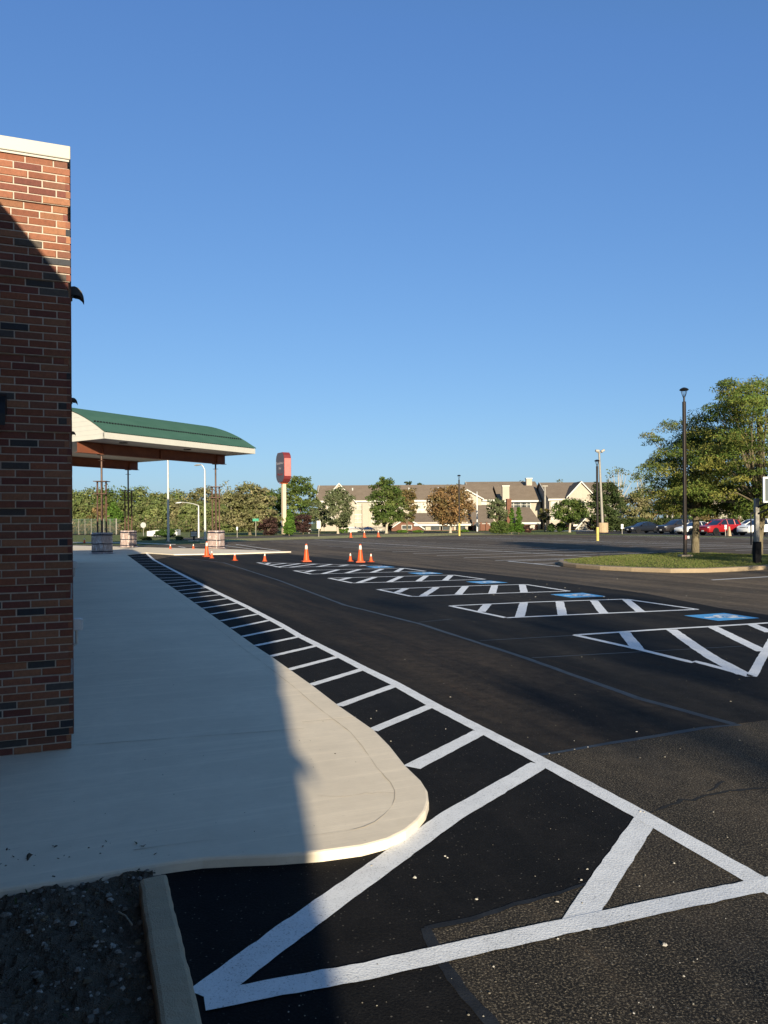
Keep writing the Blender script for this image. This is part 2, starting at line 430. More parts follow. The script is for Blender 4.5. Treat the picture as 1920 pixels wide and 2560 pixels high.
def tree(name, label, cat, base, z0, z1, rx, shape, pal, clumps, per, leaf, trunk_r=0.0, group=None, ry=None, flat=.6,
         rc=None, bark='bark', limbs=7, hollow=.35, lean=(0, 0), fork=.0, aspect=.6, droop=0.0, crownname='crown', seed=None, wob=.28, limb_r=.62):
    lr = np.random.default_rng(seed if seed is not None else int(abs(base[0] * 131 + base[1] * 17 + z1 * 7)) + 3)
    ry = ry or rx * .85; rc = rc or rx * .3
    t = thing(name, label, cat, base, 0, group)
    ph = lr.uniform(0, 6.28, 6)
    C = []; tries = 0
    while len(C) < clumps and tries < clumps * 60:
        tries += 1
        h = lr.uniform(0, 1); a = lr.uniform(0, 6.283)
        w = profile(shape, h) * (1 + wob * math.sin(2 * a + ph[0] + 3 * h) * .6 + wob * math.sin(3 * a + ph[1] - 5 * h) * .5 + wob * .5 * math.sin(5 * a + ph[2] + 9 * h))
        r = math.sqrt(lr.uniform(hollow ** 2, 1)) * w
        if lr.uniform() > max(.12, w): continue
        p = np.array([math.cos(a) * r * rx + lean[0] * h, math.sin(a) * r * ry + lean[1] * h, z0 + (z1 - z0) * h])
        C.append(p)
    C = np.array(C)
    pc = np.array(PAL[pal])
    ci = lr.integers(0, len(pc), len(C)); cb = lr.uniform(.72, 1.25, len(C))
    idx = np.repeat(np.arange(len(C)), per)
    g = lr.normal(size=(len(idx), 3)); g /= np.linalg.norm(g, axis=1, keepdims=True); g *= lr.uniform(.15, 1, (len(idx), 1)) ** .5
    scl = rc * lr.uniform(.6, 1.35, len(C))[idx][:, None]
    off = g * scl * np.array([1, 1, flat])
    if droop: off[:, 2] -= droop * (off[:, 0] ** 2 + off[:, 1] ** 2) / (scl[:, 0] + 1e-6)
    P = C[idx] + off
    P[:, 2] = np.maximum(P[:, 2], .06)
    ctr = np.array([lean[0] * .5, lean[1] * .5, z0 + (z1 - z0) * .45])
    outw = P - ctr; outw /= np.linalg.norm(outw, axis=1, keepdims=True) + 1e-9
    Nn = lr.normal(size=P.shape) * .75 + g * .55 + outw * .45 + np.array([0, 0, .3])
    cols = pc[ci[idx]] * .6 + pc[lr.integers(0, len(pc), len(idx))] * .4
    cols = cols * (1.12 * cb[idx] * lr.uniform(.75, 1.25, len(idx)))[:, None]
    leaves(crownname, P, Nn, leaf, aspect, cols, t)
    if trunk_r:
        m = MB()
        hz = z0 + (z1 - z0) * .45
        bend = Vector((lr.uniform(-.3, .3), lr.uniform(-.3, .3), 0)) * trunk_r * 3
        fz = max(.4, z0 * .9) if not fork else fork
        top = Vector((lean[0] * .4, lean[1] * .4, 0)) + bend
        stem = [Vector((0, 0, -.05)), Vector((0, 0, trunk_r * .6)), Vector((bend.x * .3, bend.y * .3, fz * .5)), Vector((bend.x, bend.y, fz))]
        m.tube(stem, [trunk_r * 1.5, trunk_r * 1.1, trunk_r * .92, trunk_r * .85], 9)
        order = lr.permutation(len(C))[:limbs]
        for k in order:
            e = Vector(C[k]); s0 = stem[3] + Vector((0, 0, -trunk_r * .4))
            mid = s0.lerp(e, .45) + Vector((lr.uniform(-.2, .2), lr.uniform(-.2, .2), .25)) * rx * .35
            q = s0.lerp(mid, .5) + Vector((0, 0, .06 * rx))
            m.tube([s0, q, mid, mid.lerp(e, .55) + Vector((lr.uniform(-.1, .1), lr.uniform(-.1, .1), .1)) * rx * .3, e],
                   [trunk_r * limb_r * k_ for k_ in (1, .74, .48, .29, .1)], 6)
        m.build('trunk', M[bark], t, smooth=True)
    return t
def bgtree(name, label, cat, u, hw, vt, vb, d, shape, pal, clumps=90, per=40, leaf=.34, trunk=.16, group=None, **k):
    p = B(u, d); px = PX(d)
    z1 = ZT(u, vt, d); z0 = max(0.0, ZT(u, vb, d))
    rx = hw * px; rc = k.pop('rc', rx * .26)
    z1 -= rc * .45; z0 += rc * .3; 
    return tree(name, label, cat, p, z0, z1, max(.1, rx - rc * .55), shape, pal, clumps, per, leaf, trunk, group, rc=rc, **k)


# ================================================================== SETTING
m = MB(); m.sheet([(-900, -120), (900, -120), (900, 1200), (-900, 1200)], -.03)
m.structure('ground', M['lawn'], 'wide green lawns and open ground around the car park')

# the car park
far = [G(u, v) for u, v in ((-500, 1376), (0, 1366), (150, 1361), (345, 1364), (520, 1359), (562, 1354), (669, 1350.5), (813, 1346.5), (929, 1343), (1040, 1341.5),
                            (1145, 1338), (1284, 1336.5), (1400, 1336.5), (1556, 1338), (1700, 1341.5), (1920, 1346), (2400, 1356))]
lot = [(-60, -30), (70, -30)] + [(p.x, p.y) for p in reversed(far)]
m = MB(); m.sheet(lot, 0.0)
m.structure('parking_lot', M['old_asphalt'], 'large weathered asphalt car park with brown worn patches')

def zz(pts, x0, y0, s): return [(x0 + x / s, y0 + y / s) for x, y in pts]
outer = [(366, 1383), (384.4, 1399.8), (425.4, 1421.5), (468.8, 1443.9), (517, 1468.5), (553.2, 1486.6), (613.4, 1515.5), (700, 1561.3), (751, 1591.6),
         (846.4, 1639.3), (906, 1670.4), (987.7, 1710.2), (1081.2, 1762.7), (1196.5, 1822.4), (1363, 1909), (1601, 2037.6), (1896.5, 2206)]
outer_w = [G(*p) for p in outer]
walk_edge = [(300, 1377), (315.7, 1385.3), (349.4, 1409.9), (397.6, 1445.6), (444.7, 1477), (507.4, 1520.8), (578.5, 1571), (640, 1614.9), (679, 1640), (781, 1711.8),
             (850, 1764.7), (936, 1824), (973.7, 1862), (1013.5, 1911.9), (1053, 1950), (1069, 1975), (1072, 2001), (1064, 2026), (1045, 2050),
             (1015, 2075), (970, 2097), (905, 2114), (800, 2128), (690, 2136), (600, 2139), (506, 2144), (430, 2154), (337.6, 2168), (180.8, 2196), (0, 2222), (-120, 2239)]
WZ = .052
# fresh black asphalt next to the walk and round the nose of the hatching
k_l = G(380, 2180)
rough = [G(1300, 1880), G(1332, 1892), G(1480, 1866), G(1658, 1838), G(1760, 1820), G(1850, 1812), G(2300, 1700), Vector((5, 1, 0)), Vector((-.6, 1, 0)), G(1040, 2322), G(1300, 2100)]
m = MB(); m.sheet(rough, .0007)
m.structure('rough_asphalt', asphalt('coarse old asphalt', (.020, .0195, .0195), (.058, .045, .032), .85, .5, .6, .85, .7, (.26, .215, .15)), 'coarse worn asphalt with tan stone showing, in the near corner of the lot')
blk = [G(*p) for p in ((300, 1388), (366, 1381))] + outer_w[1:-1]
blk += [G(1601, 2038), G(1545, 2185), G(1290, 2265), G(1062, 2322), G(1100, 2400), G(1290, 2600), (.6, 1.2, 0), (k_l.x + .05, 1.2, 0), k_l + Vector((.05, .35, 0)), NT(.6, 6), NT(.6, 14), NT(.6, 30)]
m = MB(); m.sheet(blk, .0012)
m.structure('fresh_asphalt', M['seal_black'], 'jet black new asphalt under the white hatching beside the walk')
# sealed drive lane: outer line to the tar seam
seam = [(640, 1404), (700, 1440), (862, 1515), (1046, 1559), (1316, 1646), (1595, 1746), (1841, 1811)]
seam = [(430, 1391), (560, 1407), (700, 1452), (862, 1513), (1046, 1559), (1316, 1646), (1595, 1746), (1835, 1811)]
seam_w = [G(*p) for p in seam]
lane = [p for p in outer_w[1:15]] + [G(1332, 1892), G(1480, 1866), G(1658, 1838), G(1760, 1820), G(1835, 1811)] + list(reversed(seam_w[:-1]))
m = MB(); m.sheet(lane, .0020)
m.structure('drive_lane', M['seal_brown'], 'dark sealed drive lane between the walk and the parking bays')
bays = seam_w[:] + [G(1925, 1800), G(2150, 1700), G(2300, 1600)] + [G(u, v) for u, v in ((1945, 1541), (1800, 1520), (1610, 1483), (1400, 1455), (1200, 1432), (1010, 1416), (860, 1399), (770, 1390), (722, 1385), (600, 1388))]
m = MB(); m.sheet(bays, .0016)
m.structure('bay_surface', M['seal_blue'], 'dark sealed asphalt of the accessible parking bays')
m = MB()
m.strip(seam_w, .075, .0030, .004, .3)
m.strip([G(1320, 1893), G(1400, 1880), G(1480, 1866), G(1658, 1838), G(1760, 1820), G(1850, 1812)], .05, .0034, .004, .15)
for a, b in (((1200, 1602), (1435, 1589)), ((1330, 1645), (1920, 1612)), ((1046, 1556), (1130, 1548))):
    m.strip([G(*a), G(*b)], .035, .0030, .004, .3)
m.structure('tar_seam', M['tar'], 'blue grey tar seams sealing the joints of the asphalt lane')
m = MB()
m.strip([G(1062, 2322), G(1180, 2300), G(1290, 2262), G(1390, 2236), G(1480, 2205), G(1560, 2180)], (.035, .015), .0032, .0025, .05)
m.strip([G(1062, 2322), G(1085, 2370), G(1120, 2428), G(1165, 2490), G(1220, 2550), G(1300, 2640)], .045, .0035, .0025, .05)
m.structure('tar_seam', M['faint_tar'], 'faint dark tar seam along the edge of the coarse asphalt')
m = MB()
cr = zz([(1150, 555), (1200, 540), (1250, 520), (1285, 512), (1300, 498), (1350, 500), (1400, 480), (1440, 474), (1500, 462), (1580, 455), (1659, 448), (1760, 440)], 920, 1700, 1.659)
m.strip([G(*p) for p in cr], .022, .0026, .006, .05)
m.strip([G(*p) for p in ((1768, 1981), (1790, 1970), (1800, 1958), (1812, 1955))], .012, .0027, .004, .05)
m.structure('pavement_crack', M['crack'], 'jagged crack across the old asphalt')

# walk with control joints, canopy pad
wp = [G(u, v, WZ) for u, v in walk_edge]
wpoly = [(p.x, p.y) for p in wp] + [(-6, 1.8), tuple(NT(-.7, 2.0))[:2], tuple(NT(-.7, 30))[:2]]
q0 = NT(-.4, 43)
pad_f = [G(u, v, .0) for u, v in ((366, 1383.5), (435, 1388), (560, 1386.5), (640, 1384), (728, 1381))]
pad_b = [G(u, v, .0) for u, v in ((640, 1377.5), (560, 1375), (441, 1372), (365, 1370), (250, 1367), (120, 1364))]
wpoly = [(p.x, p.y) for p in reversed(pad_f)] + [(p.x, p.y) for p in wp[1:]] + [tuple(NT(-.85, 3.6))[:2], tuple(NT(-.85, 34))[:2], tuple(NT(-9, 34))[:2]] + [(p.x, p.y) for p in reversed(pad_b)]
m = MB(); m.prism(wpoly, -.05, WZ)
walk = m.structure('sidewalk', M['walk'], 'broad pale concrete walk curving around the brick building', bevel=.014)
jm = MB()
def offs(pts, d):
    o = []
    for i, p in enumerate(pts):
        a, b = pts[max(i - 1, 0)], pts[min(i + 1, len(pts) - 1)]
        t = (b - a).normalized(); o.append(p + Vector((t.y, -t.x, 0)) * d)
    return o
edge_in = offs(wp[1:28], .19)
jm.strip(edge_in, .0038, WZ + .003, .0015, .1)
for a, b in (((755, 1806), (890, 1793)), ((676, 1683), (727, 1677)), ((190, 1864), (760, 1822)), ((186, 1470), (400, 1452)), ((186, 1432), (372, 1426)), ((186, 1403), (330, 1400)), ((186, 1560), (545, 1553))):
    jm.strip([G(*a, WZ), G(*b, WZ)], .0055, WZ + .003, .0015, .1)
jo = jm.build('joint', M['joint'], walk)
ck = MB(); ck.strip([G(u, v, WZ) for u, v in ((795, 1988), (806, 1990), (826, 1992), (862, 1991), (900, 1986), (914, 1982), (930, 1984), (944, 1981), (990, 1983))], .0028, WZ + .0015, .0008, .02); ck.build('hairline_crack', M['joint'], walk)

# worn stub kerb and planting bed in the near corner
k0, k1, k2, k3 = G(347, 2196, .1), G(417, 2181, .1), G(509, 2560, .1), G(401, 2560, .1)
k2, k3 = k1 + (k2 - k1) * 2.4, k0 + (k3 - k0) * 2.4
kl = [k0.lerp(k3, i / 60) + Vector((random.gauss(0, .0012), 0, 0)) for i in range(61)]; kr = [k1.lerp(k2, i / 60) + Vector((random.gauss(0, .0012), 0, 0)) for i in range(61)]
m = MB()
for i in range(60):
    a, b, c, d = kl[i], kl[i + 1], kr[i + 1], kr[i]
    z = lambda i_: .1 + .003 * math.sin(i_ * .7) + .002 * math.sin(i_ * 2.3)
    for (p, q, e) in ((a, b, i), ):
        m.add([(a.x, a.y, z(i)), (b.x, b.y, z(i + 1)), (c.x, c.y, z(i + 1.4)), (d.x, d.y, z(i + .4)), (a.x, a.y, -.05), (b.x, b.y, -.05), (c.x, c.y, -.05), (d.x, d.y, -.05)],
              [(0, 1, 2, 3), (0, 4, 5, 1), (2, 6, 7, 3)] + ([(0, 3, 7, 4)] if i == 0 else []))
import bmesh as _b
_t = bpy.data.meshes.new('t'); _t.from_pydata(m.v, [], m.f); _bm = _b.new(); _bm.from_mesh(_t); _b.ops.remove_doubles(_bm, verts=_bm.verts, dist=1e-5); _bm.to_mesh(_t); _bm.free()
m = MB(); m.add([tuple(v.co) for v in _t.vertices], [tuple(p.vertices) for p in _t.polygons]); bpy.data.meshes.remove(_t)
m.structure('kerb', M['kerb'], 'old stained concrete kerb between the dirt bed and the black asphalt', bevel=.018)

bed = MB()
nx, ny = 110, 90
def bedpt(i, j):
    s, q = i / nx, j / ny
    a = k0.lerp(k3, s); dirx = Vector((-1, -.05, 0)); a = a + Vector((-.1, .5, 0)) * (1 - s) ** 2
    p = a + dirx * (.0 + q * 1.7)
    z = .026 + .016 * math.sin(p.x * 9 + 1) * math.cos(p.y * 8) + random.gauss(0, .006) + .012 * math.sin(p.x * 31) * math.sin(p.y * 27 + 2)
    return (p.x, p.y, z)
bed.v = [bedpt(i, j) for i in range(nx + 1) for j in range(ny + 1)]; bed.c = [(1, 1, 1)] * len(bed.v)
bed.f = [(i * (ny + 1) + j, (i + 1) * (ny + 1) + j, (i + 1) * (ny + 1) + j + 1, i * (ny + 1) + j + 1) for i in range(nx) for j in range(ny)]
bed.structure('soil', M['soil'], 'dark soil of the planting bed beside the kerb')
def stone(mb, p, s, col):
    a = random.uniform(0, 6.28)
    base = [(1, 0, 0), (.3, .9, 0), (-.8, .6, 0), (-.7, -.7, 0), (.4, -.9, 0)]
    vs = []
    for k, (x, y, z) in enumerate(base):
        w = random.uniform(.7, 1.2); vs.append((p[0] + s * w * (x * math.cos(a) - y * math.sin(a)), p[1] + s * w * (x * math.sin(a) + y * math.cos(a)), p[2] + random.uniform(-.1, .2) * s))
    tp = [(p[0] + (v[0] - p[0]) * .55, p[1] + (v[1] - p[1]) * .55, p[2] + s * random.uniform(.35, .75)) for v in vs]
    mb.add(vs + tp, [(5, 6, 7, 8, 9)] + [(i, (i + 1) % 5, 5 + (i + 1) % 5, 5 + i) for i in range(5)], col)
g = MB()
for _ in range(5200):
    i, j = random.uniform(0, nx), random.uniform(0, ny) ** 1.0
    p = bed.v[int(i) * (ny + 1) + int(j)]
    s = random.choice((.004, .005, .006, .008, .008, .012, .016)) * random.uniform(.7, 1.2)
    c = random.choice(((.10, .085, .066), (.15, .13, .105), (.22, .195, .165), (.07, .058, .046), (.09, .075, .05), (.32, .29, .25), (.13, .10, .06)))
    stone(g, (p[0] + random.uniform(-.01, .01), p[1] + random.uniform(-.01, .01), p[2]), s, c)
o = g.build('gravel', M['stones'], None, cols=True); tag(o, 'loose dark gravel and chips scattered over the dirt bed', 'gravel', kind='stuff')
g = MB()
for _ in range(420):
    i, j = random.uniform(0, nx * .9), random.uniform(0, ny)
    if random.random() < .5: i = random.uniform(0, 7)
    p = Vector(bed.v[int(i) * (ny + 1) + int(j)]); a = random.uniform(0, 6.28); L = random.uniform(.012, .04); d = Vector((math.cos(a), math.sin(a), 0))
    w = Vector((-d.y, d.x, 0)) * random.uniform(.002, .006); up = Vector((0, 0, random.uniform(.004, .03)))
    c = random.choice(((.05, .065, .02), (.09, .07, .035), (.035, .05, .018), (.06, .045, .025)))
    g.add([p, p + d * L * .5 + w + up * .7, p + d * L + up, p + d * L * .5 - w + up * .7], [(0, 1, 2, 3)], c)
for _ in range(46):
    p = G(random.uniform(40, 940), 1450 + 700 * random.random(), WZ)
    n_, t_ = toNT(p)
    if n_ < .2 and t_ > 5: continue
    stone(g, (p.x, p.y, WZ + .001), random.uniform(.002, .006), (.05, .045, .035))
o = g.build('leaf_litter', M['stones'], None, cols=True); tag(o, 'small weeds, specks and dead leaf scraps on the dirt bed and walk', 'litter', kind='stuff')
s0, s1 = G(297, 2281, .06), G(330, 2312, .06)
m = MB(); m.tube([s0, s0.lerp(s1, .4) + Vector((.006, 0, .006)), s1], [.005, .0034, .004], 6)
tag(m.build('twig', M['pale_bark']), 'pale dry splinter of wood lying on the dirt bed', 'twig')

# loose white chips on the asphalt
g = MB()
def chips(n, u0, u1, v0, v1, smin, smax):
    for _ in range(n):
        p = G(random.uniform(u0, u1), v0 + (v1 - v0) * random.random() ** .6)
        n_, t_ = toNT(p)
        if n_ < 1.9 and t_ > 2.6: continue
        stone(g, (p.x, p.y, .004), random.uniform(smin, smax) * random.choice((.6, .8, 1, 1, 1.6)), random.choice(((.30, .28, .24), (.22, .20, .16), (.16, .14, .11), (.40, .38, .35))))
chips(150, 700, 1920, 1900, 2560, .0016, .0038); chips(80, 600, 1900, 1500, 1900, .003, .0065); chips(40, 1200, 1920, 1440, 1500, .007, .013)
for zx, zy, s in ((1130, 550, .009), (1145, 552, .007), (320, 735, .008), (330, 742, .006), (195, 825, .011), (15, 775, .01), (450, 915, .008), (785, 925, .008), (1230, 1105, .012), (885, 835, .009), (910, 790, .007), (1125, 860, .007), (520, 1195, .006), (1310, 1235, .006), (1270, 765, .008)):
    p = G(920 + zx / 1.659, 1700 + zy / 1.659); stone(g, (p.x, p.y, .005), s * .85, (.45, .42, .37))
o = g.build('pebbles', M['stones'], None, cols=True); tag(o, 'small pale stone chips scattered over the asphalt', 'pebbles', kind='stuff')

# ------------------------------------------------------------------ painted markings
MZ = .0052
m = MB()
m.strip(outer_w + [G(1945, 2233)], .115, MZ, .0015, .06)
cbL = zz([(75, 108), (108, 132), (140, 157), (172, 180), (205, 207), (240, 236), (290, 268), (320, 290), (355, 316), (405, 355), (450, 382), (495, 412), (545, 445), (600, 485), (655, 520), (713, 563), (780, 612), (860, 667), (945, 728), (1050, 797), (1155, 875)], 300, 1360, 4.1475)
cbR = zz([(275, 93), (312, 122), (345, 150), (385, 178), (425, 205), (475, 234), (540, 260), (585, 285), (630, 316), (690, 345), (735, 366), (780, 390), (830, 420), (890, 455), (955, 488), (1035, 527), (1115, 568), (1210, 615), (1310, 670), (1425, 730), (1550, 793)], 300, 1360, 4.1475)
cbL += zz([(118, 180), (203, 237), (297, 304), (412, 388), (552, 484), (727, 614), (942, 768), (1190, 1000)], 560, 1520, 2.5136)
cbR += zz([(372, 128), (478, 180), (587, 237), (727, 305), (882, 383), (1078, 487), (1312, 612), (1612, 780)], 560, 1520, 2.5136)
for i, (a, b) in enumerate(zip(cbL, cbR)):
    a, b = G(*a), G(*b)
    w = .10 if i < len(cbL) - 1 else .125
    m.strip([a - (b - a).normalized() * .02, b], w, MZ - .0006, .0022 if i > 14 else 0, .06)
m.strip([G(507, 2494), G(700, 2348), G(920, 2190), G(1130, 2040), G(1350, 1912)], .135, MZ - .0004, .0018, .05)
m.strip([G(1617, 2046), G(1520, 2190), G(1437, 2318)], (.118, .125), MZ - .0008, .0018, .05)
m.strip([G(511, 2506), G(700, 2470), G(920, 2430), G(1160, 2375), G(1402, 2322), G(1640, 2270), G(1945, 2206)], .105, MZ + .0005, .0018, .05)
m.structure('kerb_hatching', M['paint'], 'bright white hatched no parking strip along the walk')

S1 = lambda pts: zz(pts, 600, 1340, 1.2568)
S2 = lambda pts: zz(pts, 1080, 1420, 2.4397)
S3 = lambda pts: zz(pts, 630, 1390, 2.765)
S4 = lambda pts: zz(pts, 1660, 1420, 6.381)
aisles = [
 ([S1([(1052, 312)]) + S4([(0, 980), (740, 938), (1660, 880)]) + [(2000, 1553)], S1([(1052, 312), (1250, 356), (1420, 398)]) + S4([(500, 1495), (1050, 1640), (1370, 1735)]), S4([(1400, 1735), (1660, 1260)]) + [(1985, 1500)]],
  [S1([(1207, 303), (1250, 356)]), S4([(120, 985), (520, 1270), (800, 1450), (1280, 1705)]), S4([(770, 940), (1580, 1335)]), S4([(1390, 900), (1700, 1030)])], 'nearest hatched access aisle, cut by the right of the picture'),
 ([S2([(110, 232), (590, 210), (1180, 191)]), S2([(1180, 191), (1620, 254)]), S2([(450, 305), (1000, 280), (1620, 254)]), S2([(110, 232), (450, 305)])],
  [S2([(338, 222), (300, 268)]), S2([(560, 212), (535, 300)]), S2([(778, 206), (797, 290)]), S2([(988, 200), (1048, 278)]), S2([(1183, 193), (1275, 270)])], 'second hatched access aisle from the right'),
 ([S3([(870, 232)]) + S2([(40, 117), (300, 108), (570, 101)]), S2([(570, 101), (838, 142)]), S3([(1100, 280), (1160, 281)]) + S2([(0, 170), (380, 156), (838, 142)]), S3([(870, 232), (1100, 280)])],
  [S3([(1062, 226), (1000, 254)]), S3([(1275, 218), (1180, 278)]), S2([(205, 112), (160, 162)]), S2([(383, 106), (367, 156)]), S2([(550, 102), (562, 150)])], 'third hatched access aisle from the right'),
 ([S3([(530, 154), (880, 145), (1390, 132)]), S3([(1390, 132), (1610, 162)]), S3([(695, 188), (1150, 176), (1610, 162)]), S3([(530, 154), (695, 188)])],
  [S3([(675, 151), (610, 166)]), S3([(850, 147), (735, 186)]), S3([(1030, 143), (945, 182)]), S3([(1205, 137), (1150, 175)]), S3([(1375, 134), (1335, 169)])], 'fourth hatched access aisle from the right'),
 ([S3([(290, 102), (600, 95), (1048, 85)]), S3([(1048, 85), (1200, 106)]), S3([(410, 126), (800, 116), (1200, 106)]), S3([(290, 102), (410, 126)])],
  [S3([(430, 99), (370, 113)]), S3([(595, 96), (490, 123)]), S3([(745, 93), (655, 118)]), S3([(900, 90), (830, 115)]), S3([(1040, 86), (995, 110)])], 'fifth hatched access aisle from the right, behind it the small cones'),
 ([S3([(35, 46), (300, 52), (790, 64), (900, 66)]), S3([(200, 80), (480, 74), (790, 67)]), S3([(35, 46), (200, 80)])],
  [S3([(120, 49), (95, 58)]), S3([(230, 51), (115, 65)]), S3([(330, 53), (175, 77)]), S3([(440, 56), (265, 78)]), S3([(550, 58), (450, 75)]), S3([(660, 62), (600, 72)]), S3([(785, 64), (740, 69)])], 'farthest hatched access aisle beside the traffic cones'),
]
for i, (lines, bars, lab) in enumerate(aisles):
    m = MB()
    for L in lines: m.strip([G(*p) for p in L], .10, MZ, .002 if i < 3 else 0, .1)
    for L in bars: m.strip([G(*p) for p in L], .16 if i < 2 else .17, MZ - .0006, .003 if i < 3 else 0, .1)
    m.structure('access_aisle', M['paint'], lab)

# accessible symbols: blue square with a white wheelchair figure
def figure(mb, P):
    def st(pts, w): mb.strip([P(*p) for p in pts], w, MZ + .0012)
    k = [(0, .30), (.05, .26), (.05, .20), (0, .16), (-.05, .20), (-.05, .26), (0, .30)]
    mb.sheet([P(.06 * math.cos(a * .63), .30 + .06 * math.sin(a * .63)) for a in range(10)], MZ + .0012)
    st([(-.01, .24), (.0, .08), (.0, -.04)], .10)
    st([(.0, .13), (.14, .13)], .08)
    st([(.0, -.03), (.16, -.03), (.22, -.24), (.30, -.21)], .09)
    st([(.13 * math.cos(R(a)) - .03 + .0, -.13 + .18 * math.sin(R(a))) for a in range(110, 400, 24)], .085)
sq = [
 S4([(320, 762), (960, 720), (1525, 802), (865, 846)]), S2([(722, 162), (920, 152), (1060, 174), (848, 182)]), S2([(205, 84), (355, 78), (465, 90), (300, 96)]),
 S3([(1075, 117), (1230, 112), (1322, 122), (1165, 129)]), S3([(1075, 117), (1230, 112), (1322, 122), (1165, 129)]), S3([(785, 74), (915, 69), (992, 78), (855, 84)])]
sq[3] = S2([(205, 84), (355, 78), (465, 90), (300, 96)]); sq[2] = sq[3]
sq = [sq[0], sq[1], sq[2], S3([(1075, 117), (1230, 112), (1322, 122), (1165, 129)]), S3([(785, 74), (915, 69), (992, 78), (855, 84)])]
for i, q in enumerate(sq):
    c = [G(*p) for p in q]
    m = MB(); m.sheet(c, MZ - .0012)
    o = m.structure('accessible_symbol', M['blue_paint'], 'blue painted square with white wheelchair symbol, number %d counted from the right' % (i + 1))
    ctr = sum(c, Vector()) / 4; ex = (c[1] - c[0]) * .5 + (c[2] - c[3]) * .5; ey = (c[0] - c[3]) * .5 + (c[1] - c[2]) * .5
    # figure stands with its head toward the far end of the bay (along N), its side along T
    eu, ev = (c[0] - c[3] + c[1] - c[2]) / 2, (c[2] - c[0] + 0 * c[1]) / 1
    ax = (c[1] - c[0] + c[2] - c[3]) / 2; ay = (c[3] - c[0] + c[2] - c[1]) / 2
    fm = MB(); figure(fm, lambda x, y: ctr + ay * (x * 1.35) - ax * (y * 1.1)); fm.build('wheelchair_figure', M['paint'], o)

# worn stall lines of the far rows
def row(n0, t0, t1, dep, sp, label, spine=True):
    m = MB()
    if spine: m.strip([NT(n0, t0), NT(n0, t1)], .13, .0030)
    t = t0
    while t <= t1 + .01:
        m.strip([NT(n0 - dep, t), NT(n0 + dep, t)], .13, .0024); t += sp
    m.structure('stall_lines', M['old_paint'], label)
a0, a1 = toNT(G(793, 1349)), toNT(G(1472, 1393))
nL = (a0[0] + a1[0]) / 2
row(nL, a1[1] - 6, a0[1], 5.3, 2.75, 'worn white stall lines of the middle parking row')
b0, b1 = toNT(G(1164, 1342)), toNT(G(1580, 1359))
row((b0[0] + b1[0]) / 2, b1[1] - 32, b0[1], 5.3, 2.75, 'worn white stall lines of the far parking row')
row((b0[0] + b1[0]) / 2 + 17.5, 8, b0[1] - 6, 5.3, 2.75, 'worn white stall lines in front of the parked cars')
m = MB()
m.strip([G(1270, 1403), G(1400, 1416)], .1, .0030); m.strip([G(1270, 1403), G(1440, 1398)], .1, .0024)
m.strip([G(1780, 1450), G(1920, 1442), G(2100, 1432)], .1, .0030)
m.structure('island_lines', M['paint'], 'white stall lines painted beside the grass island')
m = MB()
for a, b in (((446, 1366), (464, 1369.5)), ((455, 1366.5), (640, 1361)), ((560, 1364), (640, 1374)), ((590, 1361), (700, 1377)), ((470, 1370.5), (520, 1372.5))):
    m.strip([G(*a), G(*b)], .14, .0030)
m.structure('lane_arrows', M['old_paint'], 'worn white lane lines behind the canopy pedestal')

# streets beyond the verge
def band(name, pts_near, pts_far, mat, z, lab):
    m = MB(); m.sheet([G(*p) for p in pts_near] + [G(*p) for p in reversed(pts_far)], z); m.structure(name, mat, lab)
vn = [(500, 1360), (562, 1355), (669, 1351.5), (813, 1347.5), (929, 1344), (1040, 1342.3), (1145, 1339), (1284, 1337.3)]
vf = [(500, 1349), (562, 1347), (669, 1344.3), (813, 1339.5), (929, 1336.2), (1040, 1334), (1145, 1332.5), (1284, 1331)]
sf = [(440, 1344), (562, 1341.5), (669, 1339), (813, 1334), (929, 1331.5), (1040, 1330.3), (1145, 1329.5), (1284, 1329)]
band('verge', vn, vf, M['verge'], -.022, 'strip of dry grass between the car park and the street')
band('street', [(440, 1351)] + vf[1:], sf, M['dusty'], -.018, 'narrow street beyond the dry verge')
band('cross_street', [(-200, 1340), (100, 1338), (330, 1336)], [(-200, 1331), (100, 1330), (330, 1329)], M['street'], -.016, 'dark street in front of the chain link fence')
band('kerb_path', [(150, 1356), (345, 1358), (440, 1362)], [(150, 1354.5), (345, 1356.5), (440, 1360)], M['pad'], -.012, 'pale path edging the far lawn under the canopy')
band('car_bay', [(1440, 1334.5), (1560, 1335), (1700, 1338), (1850, 1341.5), (2100, 1346)], [(1440, 1325), (1560, 1325), (1700, 1325), (1850, 1325), (2100, 1325)], M['street'], -.02, 'asphalt bay where the cars stand')
band('driveway', [(1385, 1328), (1500, 1327.5), (1570, 1327)], [(1385, 1326.3), (1500, 1325.6), (1570, 1325)], M['pad'], -.012, 'pale concrete driveway edge beside the hotel hedge')

